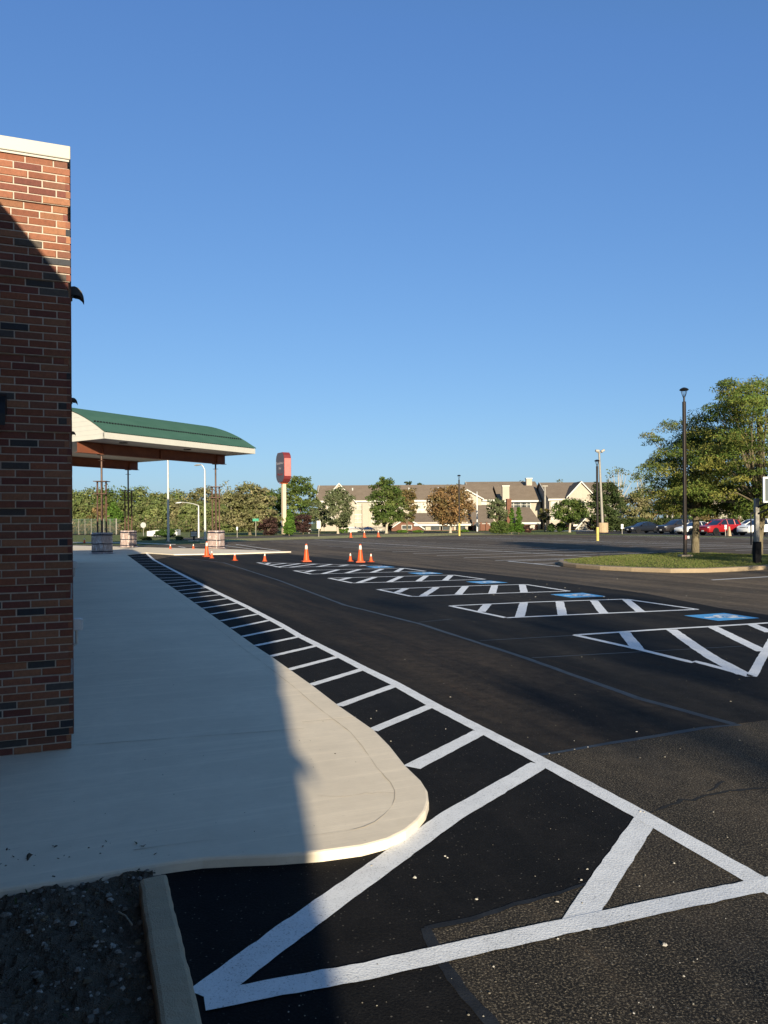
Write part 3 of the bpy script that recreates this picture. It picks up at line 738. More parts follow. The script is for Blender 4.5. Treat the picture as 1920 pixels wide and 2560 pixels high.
# grass island with its kerb
isl = [(1394, 1411), (1408, 1416.5), (1440, 1420), (1500, 1425), (1579, 1429), (1677, 1432.5), (1760, 1432), (1834, 1429), (1920, 1424), (2060, 1414), (2140, 1406), (2100, 1397), (1990, 1395), (1887, 1394), (1781, 1389), (1700, 1388.5), (1596, 1393), (1500, 1398), (1430, 1404.5), (1400, 1408)]
iw = [G(u, v) for u, v in isl]
m = MB(); m.prism(iw, -.02, .13)
m.structure('island_kerb', M['island_kerb'], 'tan concrete kerb around the grass island', bevel=.03)
ctr = sum(iw, Vector()) / len(iw)
rings = []
for k, (s, z) in enumerate(((.965, .118), (.90, .14), (.7, .17), (.4, .19), (.12, .20))):
    rings.append([ctr + (p - ctr) * s + Vector((0, 0, z)) for p in iw])
vs = [p for r in rings for p in r]; n = len(iw)
fs = [(i * n + k, i * n + (k + 1) % n, (i + 1) * n + (k + 1) % n, (i + 1) * n + k) for i in range(len(rings) - 1) for k in range(n)] + [tuple(range((len(rings) - 1) * n, len(rings) * n))]
m = MB(); m.add(vs, fs); isl_o = m.structure('island_lawn', M['lawn'], 'mown grass mound of the kerbed island', smooth='full')
# grass blades
ir = np.random.default_rng(3); nb = 26000
rr = np.sqrt(ir.uniform(0, 1, nb)) * .955; kk = ir.integers(0, n, nb); ff = ir.uniform(0, 1, nb)
iwa = np.array([[p.x, p.y] for p in iw]); pts = iwa[kk] * (1 - ff[:, None]) + iwa[(kk + 1) % n] * ff[:, None]
cxy = np.array([ctr.x, ctr.y]); xy = cxy + (pts - cxy) * rr[:, None]
zb = np.interp(rr, [.12, .4, .7, .9, .965], [.20, .19, .17, .14, .118])
P = np.concatenate([xy, (zb + .02)[:, None]], 1)
gc = np.array([(.105, .135, .03), (.14, .155, .045), (.085, .115, .025), (.18, .165, .065)])[ir.integers(0, 4, nb)] * ir.uniform(.8, 1.2, (nb, 1))
gn = ir.normal(size=(nb, 3)) * np.array([1, 1, .25])
o = leaves('grass', P, gn, .05, .3, gc, None); tag(o, 'short green turf growing on the kerbed island', 'grass', kind='stuff')

# ================================================================== BRICK BUILDING
bt = thing('brick_building', 'near brick building with cream coping and recessed brick bands, at the left edge', 'building', NT(0, 5.72, WZ))
bt_inv = Matrix.Translation(-bt.location)
CH, BL, MT = .0519, .1765, .0085          # course height, brick pitch, joint
NC = 78
LEDGE = .016
foot = [(-.80, -5.0), (-.80, 5.72), (0, 5.72), (0, 34), (-12, 34), (-12, -5.0)]
def inset(d): return [(-.80 - d, -5.0 + d), (-.80 - d, 5.72 + d), (0 - d, 5.72 + d), (0 - d, 34 - d), (-12 + d, 34 - d), (-12 + d, -5.0 + d)]
def wp_(n_, t_, z): return NT(n_, t_, z) - Vector((bt.location.x, bt.location.y, 0))
core = MB()
def isrec(k): return k % 10 in (0, 1) or k == NC - 1
k = 0
while k < NC:
    e = k
    while e < NC and isrec(e) == isrec(k): e += 1
    d = .006 + (LEDGE if isrec(k) else 0)
    core.prism([wp_(a, b, 0)[:2] for a, b in inset(d)], k * CH, e * CH); k = e
core.build('mortar_core', M['mortar'], bt)
REDS = [(.23, .075, .040), (.28, .10, .052), (.19, .060, .038), (.26, .085, .042), (.31, .125, .062), (.17, .052, .036), (.22, .085, .05)]
DARK = [(.072, .058, .05), (.045, .043, .046), (.055, .048, .044), (.10, .075, .058)]
br = MB(); brr = random.Random(11)
def brick_face(p0, along, out, length, corner_end):
    p0 = Vector((*p0, 0)); along = Vector((*along, 0)); out = Vector((*out, 0))
    for kc in range(NC):
        r = LEDGE if isrec(kc) else 0
        z0, z1 = kc * CH + MT / 2, (kc + 1) * CH - MT / 2
        L = length - (r if corner_end else 0)
        s = L - BL * (.5 if kc % 2 else 1.0) - (.02 * brr.random() if r else 0)
        e = L
        while e > .01:
            s_ = max(s, 0); dj = brr.uniform(-.0022, .0022)
            c = brr.choice(DARK) if brr.random() < .11 else brr.choice(REDS)
            f = brr.uniform(.80, 1.12); c = (c[0] * f * .94, c[1] * f * 1.03, c[2] * f * 1.10)
            zz0, zz1 = z0 + brr.uniform(-.0008, .0008), z1 + brr.uniform(-.0008, .0008)
            a, b = s_ + (MT / 2 if s_ > 0 else 0), e - (MT / 2 if e < L else 0)
            o1 = -r + dj; o0 = o1 - .03; bv = .0025
            def q(x, o, z): n_, t_ = (p0 + along * x + out * o)[:2]; return wp_(n_, t_, z)
            vs = [q(a, o0, zz0), q(b, o0, zz0), q(b, o0, zz1), q(a, o0, zz1), q(a, o1 - bv, zz0), q(b, o1 - bv, zz0), q(b, o1 - bv, zz1), q(a, o1 - bv, zz1),
                  q(a + bv, o1, zz0 + bv), q(b - bv, o1, zz0 + bv), q(b - bv, o1, zz1 - bv), q(a + bv, o1, zz1 - bv)]
            br.add(vs, [(8, 9, 10, 11), (4, 5, 9, 8), (5, 6, 10, 9), (6, 7, 11, 10), (7, 4, 8, 11), (0, 1, 5, 4), (1, 2, 6, 5), (2, 3, 7, 6), (3, 0, 4, 7)], c)
            e = s; s = e - BL
brick_face((-.80, 5.72), (1, 0), (0, -1), .80, True)
brick_face((0, 34), (0, -1), (1, 0), 28.28, True)
brick_face((-.80, 5.72), (0, -1), (1, 0), 5.2, False)
br.build('brick_wall', M['brick'], bt, cols=True)
zt = NC * CH
cp = MB()
cp.prism([wp_(a, b, 0)[:2] for a, b in inset(-.004)], zt + .012, zt + .105)
lp = MB(); lp.prism([wp_(a, b, 0)[:2] for a, b in inset(.006)], zt - .002, zt + .012)
c_o = cp.build('coping', M['coping'], bt, bevel=.006); lp.build('coping_lip', M['coping'], c_o)

# downlight shades and boxes fixed on the long side of the wall
def wall_shade(n_, t_, z, label, s=1.0, top=False):
    o = thing('wall_lamp', label, 'wall lamp', NT(n_, t_, z), PHI * -1, 'black curved lamps on the brick building')
    m = MB(); pr = [(.002, .05), (.035, .056), (.072, .042), (.102, .008), (.120, -.04), (.126, -.09), (.108, -.06), (.08, -.038), (.045, -.03), (.002, -.03)]
    m.extrude([(x * s, -.07 * s, zq * s) for x, zq in pr], (0, .14 * s, 0)); m.build('lamp_shade', M['black'], o)
    m = MB(); m.box((.006, 0, -.01 * s), (.02, .10 * s, .12 * s)); m.build('back_plate', M['black'], o, bevel=.004)
    m = MB(); m.lathe([(.012 * s, -.05 * s), (.024 * s, -.045 * s), (.026 * s, -.03 * s)], 10, (.05 * s, 0, 0)); m.build('bulb', M['black'], o, smooth=True)
    return o
wall_shade(.0, 8.9, ZT(190, 733, 8.25), 'black curved wall lamp highest on the brick corner against the sky', 1.05)
wall_shade(.0, 15.6, ZT(186, 1000, 14.4), 'black curved wall lamp, middle one of three beyond the brick corner', .85)
wall_shade(.0, 21.0, ZT(186, 1083, 19.5), 'black curved wall lamp beyond the brick corner, lowest beside the canopy gable', .75)
lamp_ = wall_shade(0, 0, 0, 'black curved wall lamp on the brick end wall, cut by the left border', 1.5)
lamp_.location = NT(-.505, 5.715, ZT(4, 1012, 5.0)); lamp_.rotation_euler.z = -PHI - math.pi / 2
wall_shade(-.80, -4.5, 2.55, 'black curved wall lamp on the recessed brick wall behind the viewpoint', 1.4)  # unseen lamp, added so its shadow bulges the wall's shadow edge on the walk
def wall_box(t_, z, label, w, h, d):
    o = thing('utility_box', label, 'utility box', NT(0, t_, z), -PHI, 'white boxes low on the brick wall')
    m = MB(); m.box((d * .5, 0, 0), (d, w, h)); b = m.build('box_body', M['white'], o, bevel=.008)
    m = MB(); m.box((d + .006, 0, 0), (.012, w * .86, h * .86)); m.build('cover', M['white'], o, bevel=.004)
    m = MB(); m.tube([(d * .4, 0, -h / 2), (d * .4, 0, -h / 2 - .12), (0.0, 0, -h / 2 - .14)], .012, 8); m.build('conduit', M['galv'], o)
wall_box(7.5, .70, 'nearer white utility box sticking out low from the brick wall', .11, .105, .07)
wall_box(13.5, .95, 'farther white utility box on the brick wall, a thin pale sliver', .12, .12, .055)

# ================================================================== CANOPY
HD = R(33); CL = Vector((math.sin(HD), math.cos(HD), 0)); CQ = Vector((-math.cos(HD), math.sin(HD), 0))
P0 = A(261, 1096, 38.0); CZ = P0.z; P0 = Vector((P0.x, P0.y, 0))
can = thing('drive_through_canopy', 'green barrel roofed drive through canopy on rusty steel columns', 'canopy', P0)
W_, L_ = 12.6, 10.85
FAS = .30
def cp3(s, q, z): return CL * s + CQ * q + Vector((0, 0, z))
# arched roof of ribbed sheets
RZ0 = CZ + FAS; RISE = 1.85; Rr = ((W_ / 2) ** 2 + RISE ** 2) / (2 * RISE)
def arc(q): return RZ0 + RISE - Rr + math.sqrt(max(0, Rr ** 2 - (q - W_ / 2) ** 2))
vs, fs = [], []
nr = 72; nq = 30
for i in range(nr * 3 + 1):
    s = -.06 + (L_ + .12) * i / (nr * 3); rib = .0 if i % 3 else .045
    for j in range(nq + 1):
        q = -.05 + (W_ + .1) * j / nq
        vs.append(cp3(s, q, arc(min(max(q, 0), W_)) + rib + .02))
fs = [(i * (nq + 1) + j, (i + 1) * (nq + 1) + j, (i + 1) * (nq + 1) + j + 1, i * (nq + 1) + j + 1) for i in range(nr * 3) for j in range(nq)]
m = MB(); m.add(vs, fs); rf = m.build('roof', M['green'], can)
sg = MB()                                       # row of snow guards
for i in range(60):
    s = .2 + (L_ - .4) * i / 59; sg.box(cp3(s, 1.0, arc(1.0) + .075), (.05, .09, .07), -HD)
sg.build('snow_guard', M['black'], rf)
def gable(s, th):
    g = [cp3(s, W_ * j / 24, arc(W_ * j / 24)) for j in range(25)]
    m = MB(); m.extrude([cp3(s, 0, CZ)] + g + [cp3(s, W_, CZ)], CL * th); return m.build('gable', M['cream'], can)
gable(0, .12); gable(L_ - .12, .12)
gl = MB()
for k in range(1, 9):
    zq = CZ + k * .24
    q0_ = 0.0
    qs = [W_ * j / 120 for j in range(121) if arc(W_ * j / 120) > zq + .04]
    if len(qs) > 2: gl.extrude([cp3(-.006, qs[0], zq), cp3(-.006, qs[-1], zq), cp3(-.006, qs[-1], zq + .012), cp3(-.006, qs[0], zq + .012)], CL * .004)
gl.build('siding_groove', M['soffit'], can)
fm = MB()
for q, dq in ((-.02, .14), (W_ - .12, .14)): fm.extrude([cp3(.0, q, CZ), cp3(L_, q, CZ), cp3(L_, q, RZ0 + .01), cp3(.0, q, RZ0 + .01)], CQ * dq)
fm.build('fascia', M['cream'], can)
sm_ = MB(); sm_.extrude([cp3(.125, .125, CZ + .03), cp3(L_ - .125, .125, CZ + .03), cp3(L_ - .125, W_ - .125, CZ + .03), cp3(.125, W_ - .125, CZ + .03)], (0, 0, .04))
so = sm_.build('soffit', M['soffit'], can)
for s, q in ((2, 1.1), (4.5, 6.3), (6.5, 1.2), (8, 6.3)):
    lm = MB(); lm.lathe([(.18, CZ - .02), (.22, CZ + .0), (.22, CZ + .03)], 16, cp3(s, q, 0)); lm.build('recessed_lamp', M['black'], so)
E1, E2 = 2.3, W_ - 2.1
BZ = A(192, 1131, 39.3).z
for q in (E1, E2):
    m = MB()
    m.extrude([cp3(.1, q - .02, BZ + .03), cp3(L_ - .25, q - .02, BZ + .03), cp3(L_ - .25, q - .02, CZ + .02), cp3(.1, q - .02, CZ + .02)], CQ * .04)
    for z_ in (BZ, CZ - .02): m.extrude([cp3(.1, q - .15, z_), cp3(L_ - .25, q - .15, z_), cp3(L_ - .25, q - .15, z_ + .03), cp3(.1, q - .15, z_ + .03)], CQ * .3)
    for s in (1.6, L_ - 1.0, L_ / 2): m.extrude([cp3(s - .01, q - .14, BZ + .03), cp3(s - .01, q + .14, BZ + .03), cp3(s - .01, q + .14, CZ - .02), cp3(s - .01, q - .14, CZ - .02)], CL * .02)
    m.build('beam', M['oxide'], can)
def column(base, mat_hi):
    ox, oy = base.x - P0.x, base.y - P0.y
    c = MB(); c.tube([(ox, oy, WZ), (ox, oy, BZ)], .05, 10)
    c.box((ox, oy, BZ - .02), (.3, .3, .036), -HD); c.box((ox, oy, BZ - .32), (.24, .24, .02), -HD)
    co = c.build('column', M['rusty'], can)
    for dx, dy in ((-.215, 0), (.215, 0), (0, -.215), (0, .215)):
        ra = R(17); rx, ry = dx * math.cos(ra) - dy * math.sin(ra), dx * math.sin(ra) + dy * math.cos(ra)
        p = MB(); p.tube([(ox + rx, oy + ry, 1.1), (ox + rx, oy + ry, 3.84)], .043, 8); p.build('side_post', M['rusty'], co)
    for z_ in (3.86, 3.20):
        p = MB(); p.box((ox, oy, z_), (.68, .68, .035), -HD + .6)
        p.build('stiffener_plate', M['rusty'], co)
    # pedestal wrapped in plastic film: wavy box
    w = MB(); nz, na = 14, 36; vs = []
    ph = random.uniform(0, 6)
    for i in range(nz + 1):
        z_ = WZ + .03 + 1.09 * i / nz
        for k in range(na):
            a = 2 * math.pi * k / na; cx, sx = math.cos(a), math.sin(a)
            sq = .40 / max(abs(cx), abs(sx)) ; sq = min(sq, .52)
            sq *= 1 + .012 * math.sin(9 * a + z_ * 7 + ph) + .015 * math.sin(17 * a - z_ * 13) + (.05 * (1 - i) if i < 1 else 0)
            if i == nz: sq *= .94
            x, y = sq * cx, sq * sx; r_ = -HD + .1
            vs.append((ox + x * math.cos(r_) - y * math.sin(r_), oy + x * math.sin(r_) + y * math.cos(r_), z_))
    fs = [(i * na + k, i * na + (k + 1) % na, (i + 1) * na + (k + 1) % na, (i + 1) * na + k) for i in range(nz) for k in range(na)] + [tuple(range(nz * na, (nz + 1) * na))]
    w.add(vs, fs); wo = w.build('wrapped_pedestal', M['wrap'], can, smooth='full')
    for z_, hh in ((1.0, .075), (.53, .05), (.13, .06)):
        b = MB(); vs = []
        for zq in (z_ - hh / 2, z_ + hh / 2):
            for k in range(na):
                a = 2 * math.pi * k / na; cx, sx = math.cos(a), math.sin(a); sq = min(.418 / max(abs(cx), abs(sx)), .54)
                x, y = sq * cx, sq * sx; r_ = -HD + .1
                vs.append((ox + x * math.cos(r_) - y * math.sin(r_), oy + x * math.sin(r_) + y * math.cos(r_), WZ + zq + .01 * math.sin(3 * a + ph)))
        b.add(vs, [(k, (k + 1) % na, na + (k + 1) % na, na + k) for k in range(na)]); b.build('strap', M['strap'], wo, smooth='full')
    f = MB(); vs = []                            # loose skirt of film on the ground
    for k in range(na):
        a = 2 * math.pi * k / na; r1 = .5; r2 = .62 + .10 * math.sin(5 * a + ph) + .06 * math.sin(11 * a)
        vs += [(ox + r1 * math.cos(a), oy + r1 * math.sin(a), WZ + .05), (ox + r2 * math.cos(a), oy + r2 * math.sin(a), WZ + .012)]
    f.add(vs, [(2 * k, 2 * k + 1, (2 * k + 3) % (2 * na), (2 * k + 2) % (2 * na)) for k in range(na)]); f.build('loose_film', M['wrap'], wo, smooth='full')
for s, q in ((1.55, E1), (L_ - 1.05, E1), (L_ - 1.05, E2), (1.55, E2)): column(P0 + CL * s + CQ * q, None)

# ================================================================== TRAFFIC CONES
def make_cone(h, tall, label):
    o = thing('traffic_cone', label, 'traffic cone', (0, 0, 0), 0, 'orange traffic cones across the car park')
    w = h * (.50 if tall else .62)
    m = MB(); m.box((0, 0, .02 * h / .7 + .004), (w, w, .04 * h / .7)); m.box((0, 0, .05 * h / .7), (w * .8, w * .8, .03 * h / .7), 0, None, .9)
    m.build('cone_base', M['base_orange'], o, bevel=.008)
    r0, r1 = w * .36, h * .045
    m = MB(); m.lathe([(r0, .045 * h / .7), (r0 * .93, .09 * h), (r1 + (r0 - r1) * .06, .955 * h), (r1, h), (r1 * .6, h), (r1 * .55, h * .97)], 24); m.build('cone_body', M['orange'], o, smooth=True)
    def rr(f): return r0 + (r1 - r0) * f + .004
    for a, b in (((.66, .95),) if not tall else ((.70, .93),)):
        m = MB(); m.lathe([(rr(a), a * h), (rr(b), b * h)], 24); m.build('reflective_collar', M['reflect'], o, smooth='full')
    return o
bigc = make_cone(.735, True, ''); smlc = make_cone(.345, False, '')
def put(src, u, v, label, rz, sc=1.0):
    o = src if not src.get('used') else copy_tree(src)
    src['used'] = 1; p = G(u, v); o.location = p; o.rotation_euler.z = rz; o.scale = (sc,) * 3; o['label'] = label
    return o
put(bigc, 766, 1404.5, 'tall orange cone standing alone between small cones, on black asphalt', .3)
put(bigc, 901, 1406, 'tall orange cone flanked by two small cones', .1)
put(bigc, 517, 1392, 'tall orange cone in front of the wrapped canopy pedestal', .5)
put(smlc, 529.5, 1395.5, 'small orange cone touching the tall cone by the pedestal', .2)
put(smlc, 587, 1401.5, 'small orange cone on the asphalt just right of the pedestal pair', .6, 1.0)
put(smlc, 662, 1403.5, 'small orange cone at the tip of the farthest hatched aisle', .1)
put(smlc, 876, 1403.5, 'small orange cone just left of the flanked tall cone', .4)
put(smlc, 927.5, 1405, 'small orange cone just right of the flanked tall cone', .7)
p_ = put(smlc, 426, 1374.5, 'small orange cone under the canopy, left of two on the concrete pad', .2)
p_ = put(smlc, 483.5, 1374, 'small orange cone under the canopy, right of two on the concrete pad', .3)
put(smlc, 211, 1357.5, 'small orange cone far off on grass beside the brick corner', .3, 1.25)
put(bigc, 877, 1344, 'faded orange cone by the verge, left of a far row of three', .2)
put(bigc, 911, 1344, 'faded orange cone by the verge, middle of a far row of three', .4)
put(bigc, 946, 1343, 'faded orange cone by the verge, right of a far row of three', .6)
for s in (bigc, smlc): del s['used']
for o in COL.objects:
    if 'used' in o.keys(): del o['used']

# ================================================================== HOTEL PYLON SIGN
SD = 112.0
sp = B(710, SD)
sg_ = thing('pylon_sign', 'tall pylon sign with grey lettered face and red side on a tan pole', 'sign', sp, R(32))
zt_, zb_ = ZT(710, 1132, SD), ZT(710, 1206, SD)
m = MB(); m.box((0, 0, zb_ / 2 + .1), (.52, .52, zb_ + .2)); pl = m.build('pole', M['signpole'], sg_)
m = MB(); m.box((0, 0, zb_ - .12), (1.0, .8, .12)); m.build('collar', M['base_orange'], pl)
# local x: across the lettered face (faces -x..): box depth 1.05 (x), width 2.9 (y)
hw_, hh_, dp_ = 1.42, (zt_ - zb_) / 2, 1.08
oc = [(-hw_ * .55, -hh_), (hw_ * .55, -hh_), (hw_ * .9, -hh_ * .78), (hw_, -hh_ * .60), (hw_, hh_ * .60), (hw_ * .9, hh_ * .80), (hw_ * .6, hh_), (-hw_ * .6, hh_), (-hw_ * .9, hh_ * .8), (-hw_, hh_ * .60), (-hw_, -hh_ * .60), (-hw_ * .9, -hh_ * .78)]
zc_ = (zt_ + zb_) / 2
m = MB(); m.extrude([(-dp_ / 2, y, zc_ + z) for y, z in oc], (dp_, 0, 0)); bx = m.build('sign_box', M['darkred'], sg_)
m = MB(); m.extrude([(-dp_ / 2 - .03, y * .96, zc_ + z * .97) for y, z in oc], (.02, 0, 0)); fc = m.build('sign_face', M['signgrey'], bx)
m = MB(); m.box((0, -hw_ - .012, zc_), (dp_ * .92, .02, hh_ * 1.18)); m.build('side_panel', M['redface'], bx)
m = MB(); m.box((0, hw_ + .012, zc_), (dp_ * .92, .02, hh_ * 1.18)); m.build('side_panel', M['redface'], bx)
def text_mesh(txt, size, name, mat, parent, loc, rot, ext=.008):
    cu = bpy.data.curves.new(name, 'FONT'); cu.body = txt; cu.size = size; cu.align_x = 'CENTER'; cu.align_y = 'CENTER'; cu.extrude = ext
    tmp = bpy.data.objects.new(name, cu); COL.objects.link(tmp); bpy.context.view_layer.update()
    me = bpy.data.meshes.new_from_object(tmp.evaluated_get(bpy.context.evaluated_depsgraph_get()))
    bpy.data.objects.remove(tmp); me.materials.clear(); me.materials.append(mat)
    o = bpy.data.objects.new(name, me); COL.objects.link(o); o.parent = parent; o.location = loc; o.rotation_euler = rot
    return o
rt = (math.pi / 2, 0, -math.pi / 2)
text_mesh('Residence', .60, 'lettering', M['signtext'], fc, (-dp_ / 2 - .045, 0, zc_ + .62), rt)
text_mesh('Inn', .60, 'lettering', M['signtext'], fc, (-dp_ / 2 - .045, 0, zc_ - .12), rt)
text_mesh('Marriott', .52, 'lettering', M['darkred'], fc, (-dp_ / 2 - .045, 0, zc_ - 1.0), rt)

# ================================================================== POLES AND LAMPS
def yard_lamp(u, vb, vt, label, yellow_v=None, thick=1.0, base=True):
    p = G(u, vb); d = p.y; h = ZT(u, vt, d)
    o = thing('light_pole', label, 'light pole', p, 0, 'slim pole lamps with disc heads in the car park')
    w = .105 * thick
    m = MB(); m.box((0, 0, h * .46), (w, w, h * .92), R(20)); m.build('pole', M['bronze'], o, bevel=.012)
    hd = MB(); hd.tube([(0, 0, h * .92), (0, 0, h - .36 * thick)], .035 * thick, 10); st = hd.build('stem', M['black'], o, smooth=True)
    for k in range(4):
        a = R(45 + 90 * k); c, s_ = math.cos(a), math.sin(a)
        x = MB(); x.tube([(.02 * c, .02 * s_, h - .40 * thick), (.08 * c * thick, .08 * s_ * thick, h - .25 * thick), (.115 * c * thick, .115 * s_ * thick, h - .10 * thick)], .014 * thick, 6); x.build('arm', M['black'], st)
    x = MB(); x.lathe([(.05 * thick, h - .13 * thick), (.155 * thick, h - .11 * thick), (.175 * thick, h - .08 * thick), (.12 * thick, h - .03 * thick), (.05 * thick, h)], 24); x.build('lamp_head', M['black'], o, smooth=True)
    if base:
        x = MB(); x.box((0, 0, .13), (.42, .42, .30)); x.build('footing', M['kerb'], o, bevel=.02)
    if yellow_v:
        zy = ZT(u, yellow_v, d); x = MB(); x.lathe([(.115, 0), (.115, zy)], 16); x.build('yellow_guard', M['yellow'], o, smooth=True)
    return o, d
o, d = yard_lamp(1713, 1405, 969, 'tall bronze lamp pole with disc head standing on the grass island', None, 1.0)
x = MB(); x.box((.10, -.06, .95), (.09, .05, .11)); x.build('outlet_box', M['white'], o, bevel=.01)
x = MB(); x.box((0, -.075, .95), (.06, .02, .16)); x.build('access_cover', M['darkred'], o)
o, d = yard_lamp(1494, 1352, 1149, 'tall lamp pole with yellow base guard near the hotel hedge', 1318, 1.25, False)
o, d = yard_lamp(1148.5, 1339.5, 1187, 'thin far lamp pole with yellow base guard in front of the rust coloured tree', 1308, 1.25, False)
# twin-head floodlight on a tan footing
p = B(1507, 105); dd = 105
o = thing('floodlight_pole', 'twin headed floodlight pole on a tan footing beside the yellow based lamp', 'light pole', p)
h = ZT(1500, 1131, dd)
x = MB(); x.tube([(0, 0, 0), (-.42, 0, h)], [.20, .13], 12); x.build('pole', M['greypole'], o, smooth=True)
x = MB(); x.tube([(0, 0, 0), (0, 0, 1.35)], .72, 14); x.build('footing', M['tan'], o, bevel=.06)
x = MB(); x.tube([(-.75, 0, h), (.05, 0, h)], .06, 8); x.build('crossarm', M['greypole'], o)
for dx, ry in ((-.66, .1), (.06, -.45)):
    x = MB(); x.box((0, 0, 0), (.52, .4, .30)); q = x.build('lamp_head', M['greypole'], o, bevel=.04); q.location = (dx, 0, h + .22); q.rotation_euler = (0, ry, 0)
# tall poles under and behind the canopy
p = G(421, 1356); x = MB()
o = thing('street_pole', 'tall grey steel pole rising behind the canopy roof', 'street pole', p)
x.tube([(0, 0, 0), (0, 0, 8.4)], [.11, .075], 12); x.build('pole', M['galv'], o, smooth=True)
x = MB(); x.tube([(0, 0, 0), (0, 0, .12)], .2, 12); x.build('base_plate', M['greypole'], o)
def armed(name, label, u, d, vtop, arm, hang, mat, head):
    p = B(u, d); h = ZT(u, vtop, d); o = thing(name, label, 'street lamp', p)
    x = MB(); x.tube([(0, 0, 0), (0, 0, h)], [.13, .08], 12); x.build('pole', mat, o, smooth=True)
    x = MB(); x.tube([(0, 0, h), (-arm * .3, 0, h + hang * .55), (-arm * .65, 0, h + hang * .9), (-arm, 0, h + hang)], [.06, .05, .045, .04], 8); x.build('arm', mat, o, smooth=True)
    x = MB(); x.lathe([(.02, 0), (.11, .12), (.14, .5), (.05, .75)], 12); q = x.build('lamp_head', head, o, smooth=True); q.location = (-arm + .1, 0, h + hang); q.rotation_euler = (0, R(-96), 0); q.scale = (.6, 1, 1)
    return o
armed('street_lamp', 'tall pale street lamp with short drooping head beside the canopy edge', 513, 78, 1175, .42, .55, M['galv'], M['greypole'])
armed('street_lamp', 'shorter street lamp with long curved arm reaching left over the trees', 497, 88, 1264, 2.0, .38, M['galv'], M['white'])
p = B(1193, 128); o = thing('flagpole', 'thin white flagpole in front of the brown roofed hotel', 'flagpole', p)
h = ZT(1193, 1233, 128); x = MB(); x.tube([(0, 0, 0), (0, 0, h)], [.14, .08], 10); x.build('pole', M['white'], o, smooth=True)
x = MB(); x.lathe([(.02, h), (.13, h + .1), (.13, h + .2), (.02, h + .3)], 12); x.build('finial', M['galv'], o, smooth=True)
for u, vt, lab in ((1363, 1215, 'slim grey pole before the shaded hotel gable'), (1668, 1276, 'grey post among the trees behind the black sedan'), (1681, 1262, 'thinner grey post among the trees behind the dark sport utility')):
    p = B(u, 122); o = thing('utility_pole', lab, 'pole', p); h = ZT(u, vt, 122)
    x = MB(); x.tube([(0, 0, 0), (0, 0, h)], [.17, .13], 8); x.build('pole', M['greypole'], o, smooth=True)
    x = MB(); x.box((0, 0, h), (.9, .3, .16)); x.build('cap', M['greypole'], o)

# ================================================================== SMALL SIGNS
def post_sign(name, label, u, d, v0, v1, w, mat, shape='rect', post=M['greypole'], hgt=None, text=None):
    p = B(u, d); z0, z1 = ZT(u, v1, d), ZT(u, v0, d); o = thing(name, label, 'sign', p)
    x = MB(); x.box((0, .03, (z1 - .05) / 2), (.06, .045, z1 - .05)); x.build('post', post, o)
    x = MB(); zc = (z0 + z1) / 2; hh = (z1 - z0) / 2
    if shape == 'oct': x.extrude([(hh * math.cos(R(22.5 + 45 * k)), -.03, zc + hh * math.sin(R(22.5 + 45 * k))) for k in range(8)], (0, .02, 0))
    else: x.box((0, -.02, zc), (w, .025, 2 * hh))
    pn = x.build('panel', mat, o)
    return o, pn, zc, hh
post_sign('stop_sign', 'back of an eight sided stop sign before the woodland', 358.5, 105, 1305.5, 1320, .8, M['alu'], 'oct')
o, pn, zc, hh = post_sign('street_name_sign', 'green street name blade on a post before the big olive tree', 639.5, 96, 1296.5, 1303, .75, M['signgreen'])
post_sign('notice_sign', 'small white notice on a short post right of the wrapped pedestal', 593, 88, 1317, 1325.5, .18, M['white'])
post_sign('notice_sign', 'white double panel sign on a dark post near the small forked tree', 797, 88, 1302, 1321.5, .45, M['alu'])
def acc_sign(label, u, d, v0, v1):
    o, pn, zc, hh = post_sign('parking_sign', label, u, d, v0, v1, hh_w(d, v0, v1), M['white'])
    w = MB(); s = hh * .5
    w.tube([(0, -.04, zc + s * .9), (0, -.04, zc + s * .1), (s * .35, -.04, zc + s * .05), (s * .5, -.04, zc - s * .5)], s * .16, 6)
    w.tube([(s * .62 * math.cos(R(a)) - s * .1, -.04, zc - s * .25 + s * .62 * math.sin(R(a))) for a in range(120, 400, 20)], s * .12, 6)
    w.build('wheelchair_figure', M['blue'], pn)
def hh_w(d, v0, v1): return (v1 - v0) * PX(d) * .52
acc_sign('white accessible parking sign left of the black sedan', 1555.5, 92, 1310.5, 1322)
acc_sign('white accessible parking sign in front of the red car', 1814, 78, 1312.5, 1323)
p = B(1822.5, 77); o = thing('concrete_post', 'tapered tan concrete post in front of the red car', 'post', p)
x = MB(); x.box((0, 0, .48), (.34, .34, .96), .3, None, .38); x.build('post', M['tan'], o, bevel=.02)
# drive-up board
p = B(485, 70); o = thing('drive_up_board', 'black framed menu style board on a short post behind the canopy', 'board', p)
x = MB(); x.box((0, 0, .25), (.16, .12, .5)); x.build('post', M['black'], o)
z0, z1 = ZT(485, 1342, 70), ZT(485, 1328, 70)
x = MB(); x.box((0, 0, (z0 + z1) / 2), (.64, .10, z1 - z0)); fr = x.build('frame', M['black'], o, bevel=.02)
for k in (0, 1):
    x = MB(); x.box((0, -.06, z0 + (z1 - z0) * (.28 + .44 * k)), (.54, .02, (z1 - z0) * .34)); x.build('panel', M['alu'], fr)
x = MB(); x.box((0, 0, .04), (.9, .5, .06)); x.build('base_slab', M['pad'], o)

